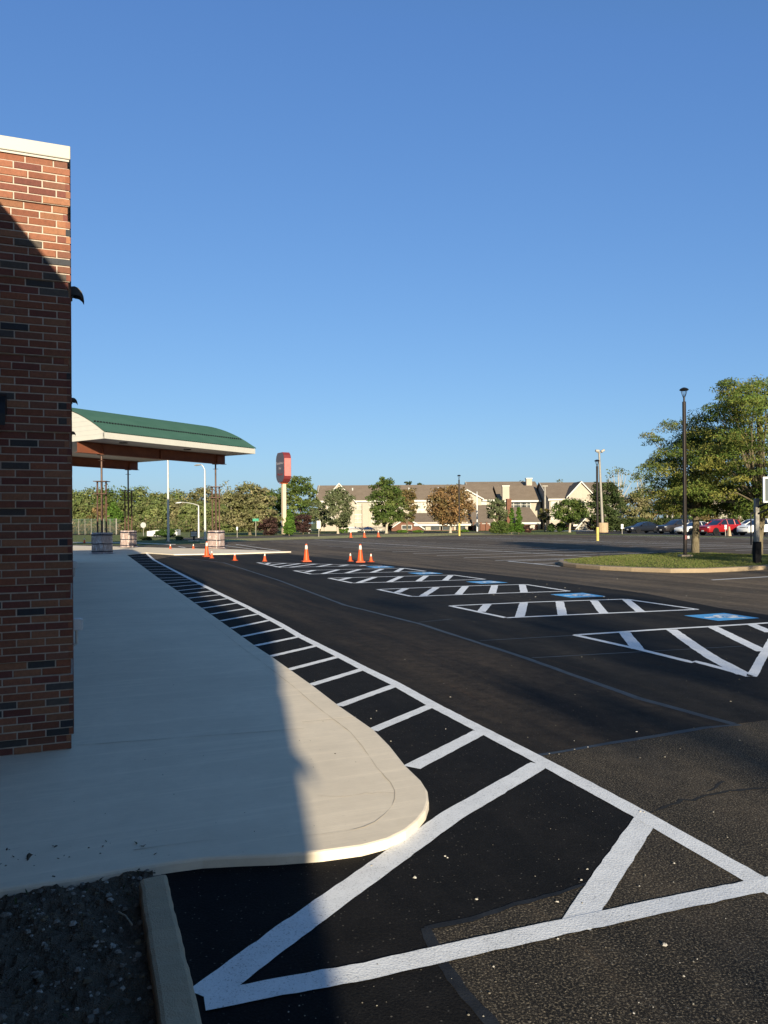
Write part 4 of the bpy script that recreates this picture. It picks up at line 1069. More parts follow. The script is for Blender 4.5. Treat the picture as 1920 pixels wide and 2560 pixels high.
# white trailer behind the clipped shrub
TD = 92
p = B(405, TD); o = thing('box_trailer', 'long low white trailer half hidden behind the clipped shrub', 'trailer', p)
zt2, zb2 = ZT(405, 1325.5, TD), ZT(405, 1341, TD)
hw2 = 38 * PX(TD)
x = MB(); x.extrude([(-hw2, 0, zb2), (hw2, 0, zb2 + .1), (hw2, 0, zt2 + .05), (-hw2 * .2, 0, zt2 + .04), (-hw2, 0, zt2 - .12)], (0, 1.6, 0)); bd = x.build('body', M['white'], o, bevel=.05)
for dx in (-.8, -.2, 1.2):
    x = MB(); x.tube([(dx, .0, .24), (dx, .2, .24)], .24, 16); w_ = x.build('wheel', M['tyre'], o)
    x = MB(); x.tube([(dx, -.015, .24), (dx, .0, .24)], .12, 12); x.build('rim', M['rim'], w_)

# chain link fence before the woodland
FD = 122
fo = thing('chain_link_fence', 'green chain link fence with pale posts before the woodland', 'fence', B(235, FD))
x0f, x1f = B(150, FD).x - B(235, FD).x, B(291, FD).x - B(235, FD).x
zf = ZT(235, 1298, FD)
x = MB(); k = 0
for i in range(70):
    a = x0f + (x1f - x0f) * i / 70
    x.tube([(a, 0, .1), (a + .9, 0, zf)], .012, 4, False); x.tube([(a + .9, 0, .1), (a, 0, zf)], .012, 4, False)
x.tube([(x0f, 0, zf), (x1f, 0, zf)], .03, 6); x.build('mesh', M['chain'], fo)
for i in range(10):
    a = x0f + (x1f - x0f) * i / 9; x = MB(); x.tube([(a, 0, 0), (a, 0, zf + .08)], .04 if i < 9 else .1, 8); x.build('post', M['greypole'], fo)

# ================================================================== BASKETBALL HOOP
hp = G(1893, 1419); hdp = hp.y
ho = thing('basketball_hoop', 'basketball hoop with padded black post beside the kerbed island', 'basketball hoop', hp, 0.0)
px = PX(hdp); zpad = ZT(1893, 1354, hdp); ztop = ZT(1893, 1246, hdp)
x = MB(); x.box((0, 0, zpad / 2), (.22, .22, zpad)); x.build('padding', M['padding'], ho, bevel=.03)
x = MB(); x.box((0, .02, ztop / 2), (.13, .15, ztop)); po = x.build('post', M['greypole'], ho, bevel=.01)
x = MB(); x.tube([(-.20, 0, ZT(1880, 1362, hdp)), (-.20, 0, ZT(1880, 1282, hdp))], .022, 8); x.tube([(-.20, 0, ZT(1880, 1283, hdp)), (0, 0, ZT(1880, 1283, hdp))], .03, 8); x.build('crank', M['black'], po)
b0_, b1_ = ZT(1915, 1257, hdp - .55), ZT(1915, 1192, hdp - .55)
xa = B(1908.5, hdp - .55).x - hp.x
fr_ = MB(); bw = 1.5; bh = b1_ - b0_
x = MB(); x.box((xa + bw / 2, -.55, (b0_ + b1_) / 2), (bw - .1, .02, bh - .1)); bdp = x.build('backboard', M['board'], ho)
for c, sz in (((xa + bw / 2, -.55, b0_ + .03), (bw, .05, .06)), ((xa + bw / 2, -.55, b1_ - .03), (bw, .05, .06)), ((xa + .03, -.55, (b0_ + b1_) / 2), (.06, .05, bh - .12)), ((xa + bw - .03, -.55, (b0_ + b1_) / 2), (.06, .05, bh - .12))):
    fr_.box(c, sz)
fr_.build('board_frame', M['white'], bdp)
x = MB()
for z_ in (b0_ + .1, b0_ - .12): x.tube([(0, 0, z_ - .25), (xa + .4, -.52, z_)], .035, 8)
x.build('arm', M['black'], ho)
x = MB(); cx_, cy_ = xa + bw / 2, -.9
x.tube([(cx_ + .23 * math.cos(R(a)), cy_ + .23 * math.sin(R(a)), b0_ + .18) for a in range(0, 361, 15)], .012, 6); x.tube([(cx_, -.67, b0_ + .18), (cx_, -.54, b0_ + .18)], .03, 6); x.build('rim', M['orange'], ho)

# ================================================================== HOTEL
HDp = 150.0
ho_ = B(1100, HDp)
hotel = thing('hotel', 'long cream three storey hotel with brown shingle roofs beyond the trees', 'hotel', ho_)
def HX(u, d=HDp): return B(u, d).x - ho_.x
def HZ(v, u=1100, d=HDp): return ZT(u, v, d)
def HY(d): return d - ho_.y
def slab_roof(x0, x1, y0, y1, ze, zr, o=.45, th=.28):
    ym = (y0 + y1) / 2; m = MB()
    prof = [(y0 - o, ze), (ym, zr), (y1 + o, ze), (y1 + o, ze - th), (ym, zr - th), (y0 - o, ze - th)]
    m.extrude([(x0, y, z) for y, z in prof[:2] + [prof[4], prof[5]]], (x1 - x0, 0, 0))
    m.extrude([(x0, y, z) for y, z in [prof[1], prof[2], prof[3], prof[4]]], (x1 - x0, 0, 0))
    r = m.build('roof', M['shingle'], hotel)
    e = MB(); e.box(((x0 + x1) / 2, y0 - o - .04, ze - th * .5 - .02), (x1 - x0 - .02, .08, .34)); e.build('eave_board', M['cream'], r)
    return r
def gable_end(x, y0, y1, ze, zr, mat, t=.2, rake=True, parent=None):      # triangular end wall facing -x
    m = MB(); ym = (y0 + y1) / 2
    m.extrude([(x, y0, 0), (x, y1, 0), (x, y1, ze - .25), (x, ym, zr - .3), (x, y0, ze - .25)], (t, 0, 0)); g = m.build('gable_wall', mat, parent or hotel)
    if rake:
        b = MB()
        for ya, yb in ((y0 - .5, ym), (y1 + .5, ym)):
            b.extrude([(x - .28, ya, ze - .42), (x - .28, yb, zr - .18), (x - .28, yb, zr + .12), (x - .28, ya, ze - .1)], (.12, 0, 0))
        b.build('rake_board', M['cream'], g)
    return g
def front_gable(xc, hw, y, ze, zr, depth, mat, rakew=.3, o=.35):
    m = MB(); m.extrude([(xc - hw, y, ze), (xc + hw, y, ze), (xc, y, zr)], (0, .25, 0)); g = m.build('gable', mat, hotel)
    r = MB()
    for s in (-1, 1):
        xe = xc + s * (hw + o); zd = (zr - ze) / hw * o
        r.extrude([(xe, y - .3, ze - zd), (xc, y - .3, zr), (xc, y - .3, zr + .12), (xe, y - .3, ze - zd + .12)], (0, depth, 0))
    rr_ = r.build('roof', M['shingle'], hotel)
    b = MB()
    for s in (-1, 1):
        xe = xc + s * (hw + o); zd = (zr - ze) / hw * o
        b.extrude([(xe, y - .42, ze - zd - rakew * .4), (xc, y - .42, zr - rakew * .5), (xc, y - .42, zr + .14), (xe, y - .42, ze - zd + .12)], (0, .1, 0))
    b.build('rake_board', M['cream'], rr_)
def window(x, y, z, w, h, pal='paleglass', cols=2):
    m = MB(); m.box((x, y - .03, z), (w + .26, .1, h + .26)); f = m.build('window', M['cream'], hotel)
    m = MB(); m.box((x, y - .095, z), (w, .04, h)); p = m.build('pane', M[pal], f)
    m = MB()
    for k in range(1, cols): m.box((x - w / 2 + w * k / cols, y - .13, z), (.09, .03, h))
    m.box((x, y - .131, z), (w, .03, .09)); m.build('mullion', M['cream'], f)
ZE, ZR = HZ(1250), HZ(1213, 950, 157)
# wing A
yA = HY(HDp)
m = MB(); m.span((HX(795), yA, 0), (HX(1240), yA + 13, ZE - .2)); m.build('wall', M['siding'], hotel)
slab_roof(HX(788), HX(1240), yA, yA + 13, ZE, ZR)
gable_end(HX(795), yA, yA + 13, ZE, ZR, M['siding'])
front_gable(HX(849), 3.05, yA - .6, ZE - .1, HZ(1209, 849, 149.4), 8, M['siding'])
m = MB(); m.span((HX(849) - 2.95, yA - .6, 0), (HX(849) + 2.95, yA, ZE - .1)); m.build('wall_bay', M['siding'], hotel)
m = MB(); m.span((HX(906), yA - .7, 0), (HX(922), yA, ZE - .45)); m.build('wall_bay', M['siding'], hotel)
for u, v in ((895, 1263), (895, 1296), (930, 1262), (940, 1296), (1055, 1263), (1055, 1285), (1180, 1262), (1205, 1262), (980, 1263), (1010, 1263), (830, 1268), (830, 1296)):
    window(HX(u), yA if u != 830 else yA - .6, HZ(v, u), 1.5, 1.45)
for u in (880, 1025, 1100):
    m = MB(); m.box((HX(u), yA + 4.2, ZR - 1.0), (.25, .25, .7)); m.build('roof_vent', M['soffit'], hotel)
# front gable above lower middle part
front_gable(HX(1166), 2.9, yA - 1.2, HZ(1246, 1166, 149), HZ(1225, 1166, 149), 7, M['siding'])
m = MB(); m.span((HX(1166) - 2.8, yA - 1.2, 0), (HX(1166) + 2.8, yA, HZ(1246, 1166, 149))); m.build('wall_bay', M['siding'], hotel)
# block B behind
yB = HY(163)
m = MB(); m.span((HX(1172, 163), yB, 0), (HX(1350, 163), yB + 13, HZ(1247, 1200, 163))); m.build('wall', M['siding'], hotel)
slab_roof(HX(1168, 163), HX(1348, 163), yB - 5, yB + 13, HZ(1247, 1200, 158), HZ(1206, 1230, 170))
gable_end(HX(1172, 163), yB - 5, yB + 13, HZ(1247, 1200, 158), HZ(1206, 1230, 170), M['siding'])
slab_roof(HX(1240, 155), HX(1345, 155), HY(152), HY(164), HZ(1251, 1290, 152), HZ(1214, 1290, 158))
m = MB(); m.span((HX(1244, 155), HY(152.3), 0), (HX(1345, 155), HY(163), HZ(1253, 1290, 152))); m.build('wall', M['siding'], hotel)
for u in (1285, 1303, 1318): window(HX(u, 152), HY(152.3), HZ(1262, u, 152), 1.35, 1.6, 'glass')
def chimney(u0, u1, vt, vb, d, mat, dd=1.2, cap=True):
    m = MB(); m.span((HX(u0, d), HY(d), HZ(vb, u0, d)), (HX(u1, d), HY(d) + dd, HZ(vt, u0, d))); c = m.build('chimney', mat, hotel)
    if cap:
        m = MB(); m.span((HX(u0, d) - .1, HY(d) - .1, HZ(vt, u0, d)), (HX(u1, d) + .1, HY(d) + dd + .1, HZ(vt, u0, d) + .18)); m.build('chimney_cap', M['cream'], c)
chimney(1317, 1331, 1197, 1216, 163, M['siding'])
chimney(1257, 1274, 1216, 1250, 148, M['siding'], 1.0)
chimney(1268, 1279, 1247, 1327, 146, M['farbrick'], 1.4, False)
# wing C, gable toward the left in shade
dC = 146; yC = HY(dC); dC2 = 163
xC0, xC1 = HX(1374, dC), HX(1560, dC); zeC, zrC = HZ(1247, 1400, dC), HZ(1206, 1400, 154.5)
m = MB(); m.span((xC0 + .2, yC, 0), (xC1, yC + (dC2 - dC), zeC - .2)); m.build('wall', M['siding'], hotel)
slab_roof(xC0 - .3, xC1 + .3, yC, yC + (dC2 - dC), zeC, zrC)
gable_end(xC0, yC, yC + (dC2 - dC), zeC, zrC, M['siding'])
front_gable(HX(1451, dC), 2.5, yC - .7, HZ(1240, 1451, dC), HZ(1205, 1451, dC), 6, M['siding'])
m = MB(); m.span((HX(1451, dC) - 2.3, yC - .7, 0), (HX(1451, dC) + 2.3, yC, HZ(1240, 1451, dC))); m.build('wall_bay', M['siding'], hotel)
for u, v, pl_ in ((1388, 1256, 'paleglass'), (1452, 1264, 'glass'), (1388, 1290, 'paleglass'), (1475, 1262, 'paleglass'), (1500, 1262, 'paleglass'), (1495, 1292, 'paleglass'), (1530, 1262, 'paleglass')):
    window(HX(u, dC), yC - (.7 if u == 1452 else 0), HZ(v, u, dC), 1.2, 1.4, pl_)
# low brick front buildings
dF = 141; yF = HY(dF)
def lowpart(u0, u1, vr, ve, d, dr, hip=True):
    x0, x1 = HX(u0, d), HX(u1, d); ze, zr = HZ(ve, (u0 + u1) / 2, d), HZ(vr, (u0 + u1) / 2, dr)
    m = MB(); m.span((x0, HY(d), 0), (x1, HY(dr), ze - .05)); w = m.build('brick_wall', M['farbrick'], hotel)
    ins = (x1 - x0) * .06 if hip else 0
    m = MB(); m.extrude([(x0 - .4, HY(d) - .5, ze), (x1 + .4, HY(d) - .5, ze), (x1 - ins, HY(dr), zr), (x0 + ins, HY(dr), zr)], (0, .05, -.2)); r = m.build('roof', M['shingle'], hotel)
    e = MB(); e.box(((x0 + x1) / 2, HY(d) - .56, ze - .16), (x1 - x0 + .8, .1, .36)); e.build('eave_board', M['cream'], r)
    return x0, x1, ze
lowpart(1040, 1172, 1282, 1310, dF, 149, False)
for u, w in ((1054, 2.4), (1088, 2.6), (1116, 2.2), (1152, 2.6)):
    m = MB(); m.box((HX(u, dF), yF - .03, .85), (w, .08, 1.5)); f = m.build('door_bay', M['siding'], hotel)
    m = MB(); m.box((HX(u, dF), yF - .09, .62), (w * .62, .05, .95)); m.build('pane', M['glass'], f)
front_gable(HX(1017, dF), 2.9, yF - .2, .55, HZ(1294, 1017, dF), 9, M['farbrick'])
m = MB(); m.span((HX(1017, dF) - 2.8, yF - .2, 0), (HX(1017, dF) + 2.8, yF + 8, .55)); m.build('brick_wall', M['farbrick'], hotel)
m = MB(); m.box((HX(1017, dF), yF - .26, .7), (1.9, .06, .8)); f = m.build('window', M['cream'], hotel); m = MB(); m.box((HX(1017, dF), yF - .31, .7), (1.7, .05, .62)); m.build('pane', M['glass'], f)
lowpart(1186, 1232, 1262, 1309, dF - 1, 149, False)
m = MB(); m.span((HX(1180, dF - 2), HY(dF - 3), 0), (HX(1222, dF - 2), HY(dF - 3.1), 1.2)); 
for u in (1182, 1200, 1214): m.span((HX(u, dF - 3), HY(dF - 3.4), 0), (HX(u, dF - 3) + .3, HY(dF - 3.1), 1.5))
m.build('porch_wall', M['farbrick'], hotel)
m = MB(); m.span((HX(1184, dF - 3), HY(dF - 3.45), .15), (HX(1198, dF - 3), HY(dF - 3.42), 1.3)); m.build('porch_opening', M['black'], hotel)
lowpart(1296, 1345, 1268, 1306, dF, 149, False)
m = MB(); m.box((HX(1330, dF), yF - .04, .8), (1.0, .08, 1.2)); f = m.build('window', M['cream'], hotel); m = MB(); m.box((HX(1330, dF), yF - .1, .8), (.8, .05, 1.0)); m.build('pane', M['paleglass'], f)
lowpart(1437, 1460, 1300, 1311, dF - 2, 146, False)
front_gable(HX(1467, dF - 2), 2.0, HY(dF - 3), .5, HZ(1288, 1467, dF - 2), 5, M['siding'])
m = MB(); m.span((HX(1467, dF - 2) - 1.9, HY(dF - 3), 0), (HX(1467, dF - 2) + 1.9, HY(dF + 2), .5)); m.build('porch_wall', M['siding'], hotel)
# annex glimpsed through the island trees
annex = thing('annex_building', 'cream annex with brown roof glimpsed through the island trees', 'building', B(1800, 150))
xo = annex.location.x
def AX(u): return B(u, 150).x - xo
m = MB(); m.span((AX(1725), 0, 0), (AX(1960), 12, HZ(1246, 1800))); m.build('wall', M['siding'], annex)
m = MB(); zr_, ze_ = HZ(1212, 1800), HZ(1246, 1800)
m.extrude([(AX(1715), -.4, ze_), (AX(1715), 6, zr_), (AX(1715), 12.4, ze_)], (AX(1970) - AX(1715), 0, 0)); m.build('roof', M['shingle'], annex)
for u in (1745, 1775, 1805, 1835, 1865):
    for v in (1262, 1292):
        m = MB(); m.box((AX(u), -.03, HZ(v, 1800)), (1.4, .1, 1.5)); f = m.build('window', M['cream'], annex); m = MB(); m.box((AX(u), -.1, HZ(v, 1800)), (1.2, .05, 1.3)); m.build('pane', M['paleglass'], f)
# pool umbrellas / blue canopies and railing
for u, hw, lab in ((889, 16, 'larger blue canvas canopy in front of the cream hotel wall'), (920, 14, 'smaller blue canvas canopy right of the larger one by the hotel')):
    d = 132; p = B(u, d); o = thing('pop_up_canopy', lab, 'canopy tent', p, .3, 'blue canvas canopies before the hotel'); w = hw * PX(d)
    zt_ = ZT(u, 1316, d); ze_ = ZT(u, 1322.5, d)
    m = MB(); m.add([(-w, -w, ze_), (w, -w, ze_), (w, w, ze_), (-w, w, ze_), (0, 0, zt_)], [(0, 1, 4), (1, 2, 4), (2, 3, 4), (3, 0, 4)])
    for i in range(4): pass
    m.box((0, 0, ze_ - .06), (2 * w - .02, 2 * w - .02, .1)); m.build('canvas', M['blue'], o)
    for sx in (-1, 1):
        for sy in (-1, 1): x = MB(); x.tube([(sx * w * .93, sy * w * .93, 0), (sx * w * .93, sy * w * .93, ze_)], .04, 6); x.build('leg', M['galv'], o)
p = B(912, 127); o = thing('pool_fence', 'low pale railing around the blue canopies', 'fence', p); w = 50 * PX(127)
x = MB()
for i in range(60): xx = -w + 2 * w * i / 59; x.box((xx, 0, .45), (.04, .04, .8))
for z_ in (.1, .85): x.box((0, 0, z_), (2 * w, .05, .06))
x.build('railing', M['galv'], o)
p = B(822 - 59, 118); o = thing('picnic_table', 'white picnic table on the lawn below the purple leaved bush', 'table', p)
x = MB(); x.box((0, 0, .62), (1.8, .8, .07)); x.build('tabletop', M['white'], o)
for s in (-.6, .6): x = MB(); x.box((s, 0, .3), (.1, .6, .6)); x.build('leg', M['white'], o)
for s in (-.7, .7): x = MB(); x.box((0, s, .38), (1.8, .28, .06)); x.build('bench', M['white'], o)

# ================================================================== VEGETATION
bgtree('spreading_tree', 'broad olive spreading tree behind the green street name sign', 'tree', 625, 80, 1203, 1322, 106, 'spread', 'olive', 190, 55, .36, .2, rc=1.0, flat=.5, limbs=10)
bgtree('leafy_tree', 'tall green tree immediately right of the pylon sign pole', 'tree', 752, 50, 1186, 1312, 132, 'oval', 'green', 120, 55, .40, .2)
bgtree('leafy_tree', 'darker green tree behind the left of the pylon sign pole', 'tree', 690, 34, 1218, 1320, 140, 'oval', 'green', 80, 45, .42, .2)
bgtree('purple_shrub', 'dark purple leaved bush left of the tall arborvitae', 'shrub', 672, 32, 1290, 1338, 104, 'round', 'purple', 55, 50, .26, .05)
bgtree('purple_shrub', 'dark purple leaved bush right of the tall arborvitae', 'shrub', 758, 27, 1284, 1334, 112, 'round', 'purple', 50, 50, .28, .06)
bgtree('arborvitae', 'bright green tapering arborvitae at the foot of the pylon sign', 'evergreen', 723, 19, 1272, 1336, 98, 'cone', 'bright', 130, 70, .2, .06, rc=.24, hollow=.1, wob=.1)
bgtree('small_tree', 'grey green tree with forked pale trunk before the hotel gable', 'tree', 845, 43, 1217, 1314, 113, 'oval', 'grey', 105, 50, .34, .17, bark='pale_bark')
bgtree('leafy_tree', 'tree between the pylon sign tree and the forked one', 'tree', 800, 26, 1250, 1320, 120, 'round', 'grey', 50, 45, .34, .12)
bgtree('tall_tree', 'tall dense green tree standing before the long hotel roof', 'tree', 966, 46, 1190, 1312, 113, 'oval', 'green', 130, 55, .34, .2, bark='pale_bark')
bgtree('autumn_tree', 'brownish autumn tree right behind the tall dense green one', 'tree', 1018, 33, 1214, 1308, 119, 'oval', 'mixed', 70, 50, .36, .14)
bgtree('autumn_tree', 'wide rust coloured tree behind the thin yellow based lamp pole', 'tree', 1126, 66, 1212, 1313, 113, 'round', 'rust', 150, 52, .36, .2, bark='pale_bark', limbs=9)
bgtree('small_tree', 'small olive tree left of the brick chimney stack', 'tree', 1242, 29, 1244, 1306, 122, 'round', 'grey', 60, 45, .32, .12)
bgtree('small_tree', 'round green tree at the right hotel wing entrance', 'tree', 1424, 45, 1246, 1308, 112, 'round', 'green', 95, 50, .32, .16, bark='pale_bark')
bgtree('small_tree', 'thin brownish tree beside the shaded hotel gable', 'tree', 1362, 17, 1268, 1306, 118, 'round', 'mixed', 30, 40, .3, .1)
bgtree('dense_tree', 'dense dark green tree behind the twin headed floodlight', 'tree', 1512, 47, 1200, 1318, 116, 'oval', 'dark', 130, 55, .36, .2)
bgtree('purple_shrub', 'reddish bush before the small white porch gable', 'shrub', 1488, 26, 1296, 1326, 118, 'round', 'purple', 30, 30, .3, .06)
bgtree('purple_shrub', 'purple shrub at the foot of the tall dense green tree', 'shrub', 972, 14, 1300, 1328, 118, 'round', 'purple', 26, 40, .26, .05)
bgtree('clipped_shrub', 'large clipped square green shrub beside the arborvitae pair', 'shrub', 1248, 24, 1301, 1333, 99, 'box', 'green', 110, 80, .17, 0, rc=.36, hollow=.5, wob=.08)
bgtree('arborvitae', 'narrow left arborvitae of a pair beside the brick stack', 'evergreen', 1279, 7, 1268, 1330, 100, 'column', 'bright', 90, 60, .13, .05, rc=.16, hollow=.0, wob=.08)
bgtree('arborvitae', 'taller right arborvitae of a pair beside the brick stack', 'evergreen', 1297, 15, 1261, 1331, 100, 'cone', 'bright', 200, 55, .13, .05, rc=.16, hollow=.0, wob=.08)
bgtree('low_shrub', 'low dark shrub under the arborvitae pair', 'shrub', 1300, 14, 1308, 1331, 102, 'round', 'purple', 30, 45, .2, 0)
bgtree('low_shrub', 'low dark shrub right of the arborvitae pair, before a brick wall', 'shrub', 1319, 13, 1311, 1331, 102, 'round', 'purple', 30, 45, .2, 0)
bgtree('clipped_shrub', 'small upright clipped shrub below the shaded gable', 'shrub', 1378, 9, 1307, 1328, 115, 'box', 'hedge', 30, 55, .2, 0, rc=.3)
bgtree('clipped_shrub', 'wider clipped hedge under the round green tree', 'shrub', 1402, 15, 1306, 1328, 115, 'box', 'hedge', 40, 55, .2, 0, rc=.35)
bgtree('green_shrub', 'bright green bush behind the small forked tree trunk', 'shrub', 858, 14, 1308, 1331, 116, 'round', 'bright', 30, 50, .24, 0)
bgtree('low_shrub', 'little rounded green bush at the hotel brick gable', 'shrub', 1003, 15, 1325, 1332, 118, 'round', 'bright', 24, 35, .2, 0, rc=.3)
bgtree('low_shrub', 'little rounded green bush right of the brick gable', 'shrub', 1046, 14, 1325, 1332, 118, 'round', 'bright', 24, 35, .2, 0, rc=.3)
bgtree('low_shrub', 'little green bush behind the thin yellow based lamp pole', 'shrub', 1160, 12, 1324, 1331, 118, 'round', 'bright', 22, 35, .2, 0, rc=.3)
# the far left lawn
bgtree('clipped_tree', 'flat topped clipped shrub on several stems before the white trailer', 'shrub', 416, 26, 1321, 1343, 78, 'round', 'hedge', 60, 70, .16, .05, rc=.3, flat=.5, limbs=10)
bgtree('low_shrub', 'low dark clipped bush in front of the stop sign', 'shrub', 365, 15, 1340, 1352, 76, 'box', 'dark', 34, 55, .12, 0, rc=.2)
bgtree('low_shrub', 'low dark clipped bush left of the drive up board', 'shrub', 448, 8.5, 1340, 1352, 76, 'box', 'dark', 24, 55, .12, 0, rc=.18)
# woodland beyond the street
wr = random.Random(5)
wood = [(170, 62, 1222, 205, 'wood'), (232, 58, 1214, 210, 'wood'), (292, 56, 1213, 205, 'green'), (345, 52, 1215, 212, 'wood'), (398, 50, 1229, 205, 'wood'), (452, 50, 1221, 214, 'wood'), (508, 48, 1216, 208, 'olive'), (556, 40, 1228, 215, 'mixed'), (600, 44, 1232, 205, 'wood'), (655, 40, 1222, 190, 'wood'), (120, 60, 1220, 205, 'wood'),
        (200, 46, 1246, 172, 'wood'), (262, 30, 1262, 168, 'mixed'), (285, 26, 1256, 160, 'bright'), (330, 44, 1248, 174, 'wood'), (385, 42, 1250, 170, 'wood'), (437, 42, 1248, 176, 'olive'), (490, 40, 1252, 170, 'wood'), (540, 36, 1256, 166, 'wood'), (150, 46, 1252, 170, 'wood'), (575, 30, 1262, 150, 'wood')]
wl = ['far left', 'above the chain link fence', 'behind the left canopy column', 'behind the stop sign', 'behind the tall steel pole', 'behind the curved street lamp', 'behind the pale street lamp', 'behind the right canopy column, partly rust coloured', 'right of the wrapped pedestal', 'left of the pylon sign', 'hidden by the brick corner',
      'in front, over the fence', 'reddish, between the canopy columns', 'bright conical, between the canopy columns', 'in front, left of the stop sign', 'in front, above the white trailer', 'in front, above the drive up board', 'in front, by the pale street lamp', 'in front, right canopy column', 'in front, at the brick corner', 'in front, left of the spreading tree']
for (u, hw, vt, d, pal), s in zip(wood, wl):
    bgtree('woodland_tree', 'woodland tree ' + s, 'tree', u, hw * 1.22, vt, 1332, d, 'cone' if pal == 'bright' else 'oval', pal, 150, 46, .62 if pal != 'bright' else .45, .25, 'woodland trees beyond the street', wob=.2, ry=5)
lr = np.random.default_rng(9); n = 9000
U = lr.uniform(60, 640, n); D = lr.uniform(150, 165, n)
P = np.array([list(B(u, d, abs(lr.normal(0, 1.1)) + .05)) for u, d in zip(U, D)])
cc = np.array(PAL['wood'] + PAL['olive'])[lr.integers(0, 9, n)] * lr.uniform(.6, 1.1, (n, 1))
o = leaves('undergrowth', P, lr.normal(size=(n, 3)) + np.array([0, -.4, .4]), .55, .6, cc, None); tag(o, 'tangled green undergrowth along the foot of the woodland', 'undergrowth', kind='stuff')
n = 5200; U = lr.uniform(120, 300, n); D = lr.uniform(124, 138, n)
P = np.array([list(B(u, d, abs(lr.normal(0, .7)) + .05)) for u, d in zip(U, D)])
cc = np.array(PAL['brush'])[lr.integers(0, 4, n)] * lr.uniform(.7, 1.15, (n, 1))
o = leaves('dry_brush', P, lr.normal(size=(n, 3)) + np.array([0, -.4, .4]), .4, .4, cc, None); tag(o, 'tan dry brush behind the chain link fence', 'brush', kind='stuff')
# tree tops over the hotel roofs
for u, hw, vt, lab in ((1020, 26, 1200, 'dark treetop over the hotel ridge, beside the tall dense tree'), (1058, 24, 1197, 'dark treetop over the middle of the long hotel ridge'), (1150, 24, 1207, 'low dark treetop behind the thin lamp pole head'), (1262, 22, 1200, 'dark treetop over the ridge left of the cream chimney'), (1305, 30, 1196, 'dark treetop just behind the cream chimney')):
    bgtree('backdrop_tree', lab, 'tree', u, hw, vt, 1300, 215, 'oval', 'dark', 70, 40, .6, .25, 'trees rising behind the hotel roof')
def sparse(u, hw, vt, vb, d, label, pal='grey', n=26, per=14):
    return bgtree('sparse_tree', label, 'tree', u, hw, vt, vb, d, 'spread', pal, n, per, .40, .20, 'sparse pale trees losing their leaves', bark='pale_bark', limbs=n, rc=.9, fork=ZT(u, vb, d) * 1.0 if False else 0)
sparse(1408, 34, 1182, 1290, 185, 'sparse crown peeping over the right hotel ridge')
sparse(1548, 42, 1158, 1262, 128, 'tall bare branched pale tree behind the dense dark tree', n=30, per=13)
sparse(1600, 26, 1172, 1270, 138, 'smaller yellowing sparse tree left of the island trees', 'yellow', 22, 22)
sparse(578, 34, 1192, 1270, 150, 'thin twiggy crown rising above the olive spreading tree', 'olive', 26, 14)
for u, hw, vt, vb, d, pal, lab in ((1590, 44, 1228, 1325, 124, 'olive', 'olive tree behind the black sedan'), (1640, 44, 1216, 1325, 128, 'mixed', 'autumn tinted tree behind the dark sport utility'), (1695, 46, 1200, 1325, 130, 'green', 'green tree behind the island lamp pole'), (1760, 40, 1240, 1325, 128, 'mixed', 'tree behind the red car roof'), (1850, 46, 1232, 1325, 128, 'green', 'green tree behind the pale parked cars'), (1930, 50, 1220, 1325, 128, 'olive', 'tree behind the basketball post')):
    bgtree('row_tree', lab, 'tree', u, hw, vt, vb, d, 'oval', pal, 85, 48, .38, .18, 'trees behind the parked cars')
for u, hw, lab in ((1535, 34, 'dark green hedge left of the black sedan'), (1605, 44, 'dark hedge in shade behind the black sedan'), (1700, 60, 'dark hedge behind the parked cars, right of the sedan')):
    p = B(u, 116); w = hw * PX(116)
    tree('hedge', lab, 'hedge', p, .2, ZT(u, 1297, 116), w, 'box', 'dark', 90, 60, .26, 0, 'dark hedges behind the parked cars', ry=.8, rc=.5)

# island honey locusts
def locust(name, label, u, v, d, top, rx, lean, clumps, seed, tr=.17):
    p = G(u, v); d = p.y
    return tree(name, label, 'tree', p, 1.95, top, rx, 'spread', 'locust', clumps, 180, .125, tr, 'honey coloured trees on the kerbed island', ry=rx * .95, rc=.60, flat=.36, limbs=60, hollow=.1, lean=lean, fork=1.75, aspect=.34, droop=.25, wob=.38, limb_r=.36, seed=seed)
locust('locust_tree', 'airy yellow green tree with forked trunk behind the island lamp pole', 1738, 1392, 36, 6.35, 2.55, (.5, .3), 215, 21)
locust('locust_tree', 'taller airy tree behind the basketball post, cut by the picture edge', 1893, 1398, 34, 7.5, 3.7, (-.2, .2), 300, 33, .2)

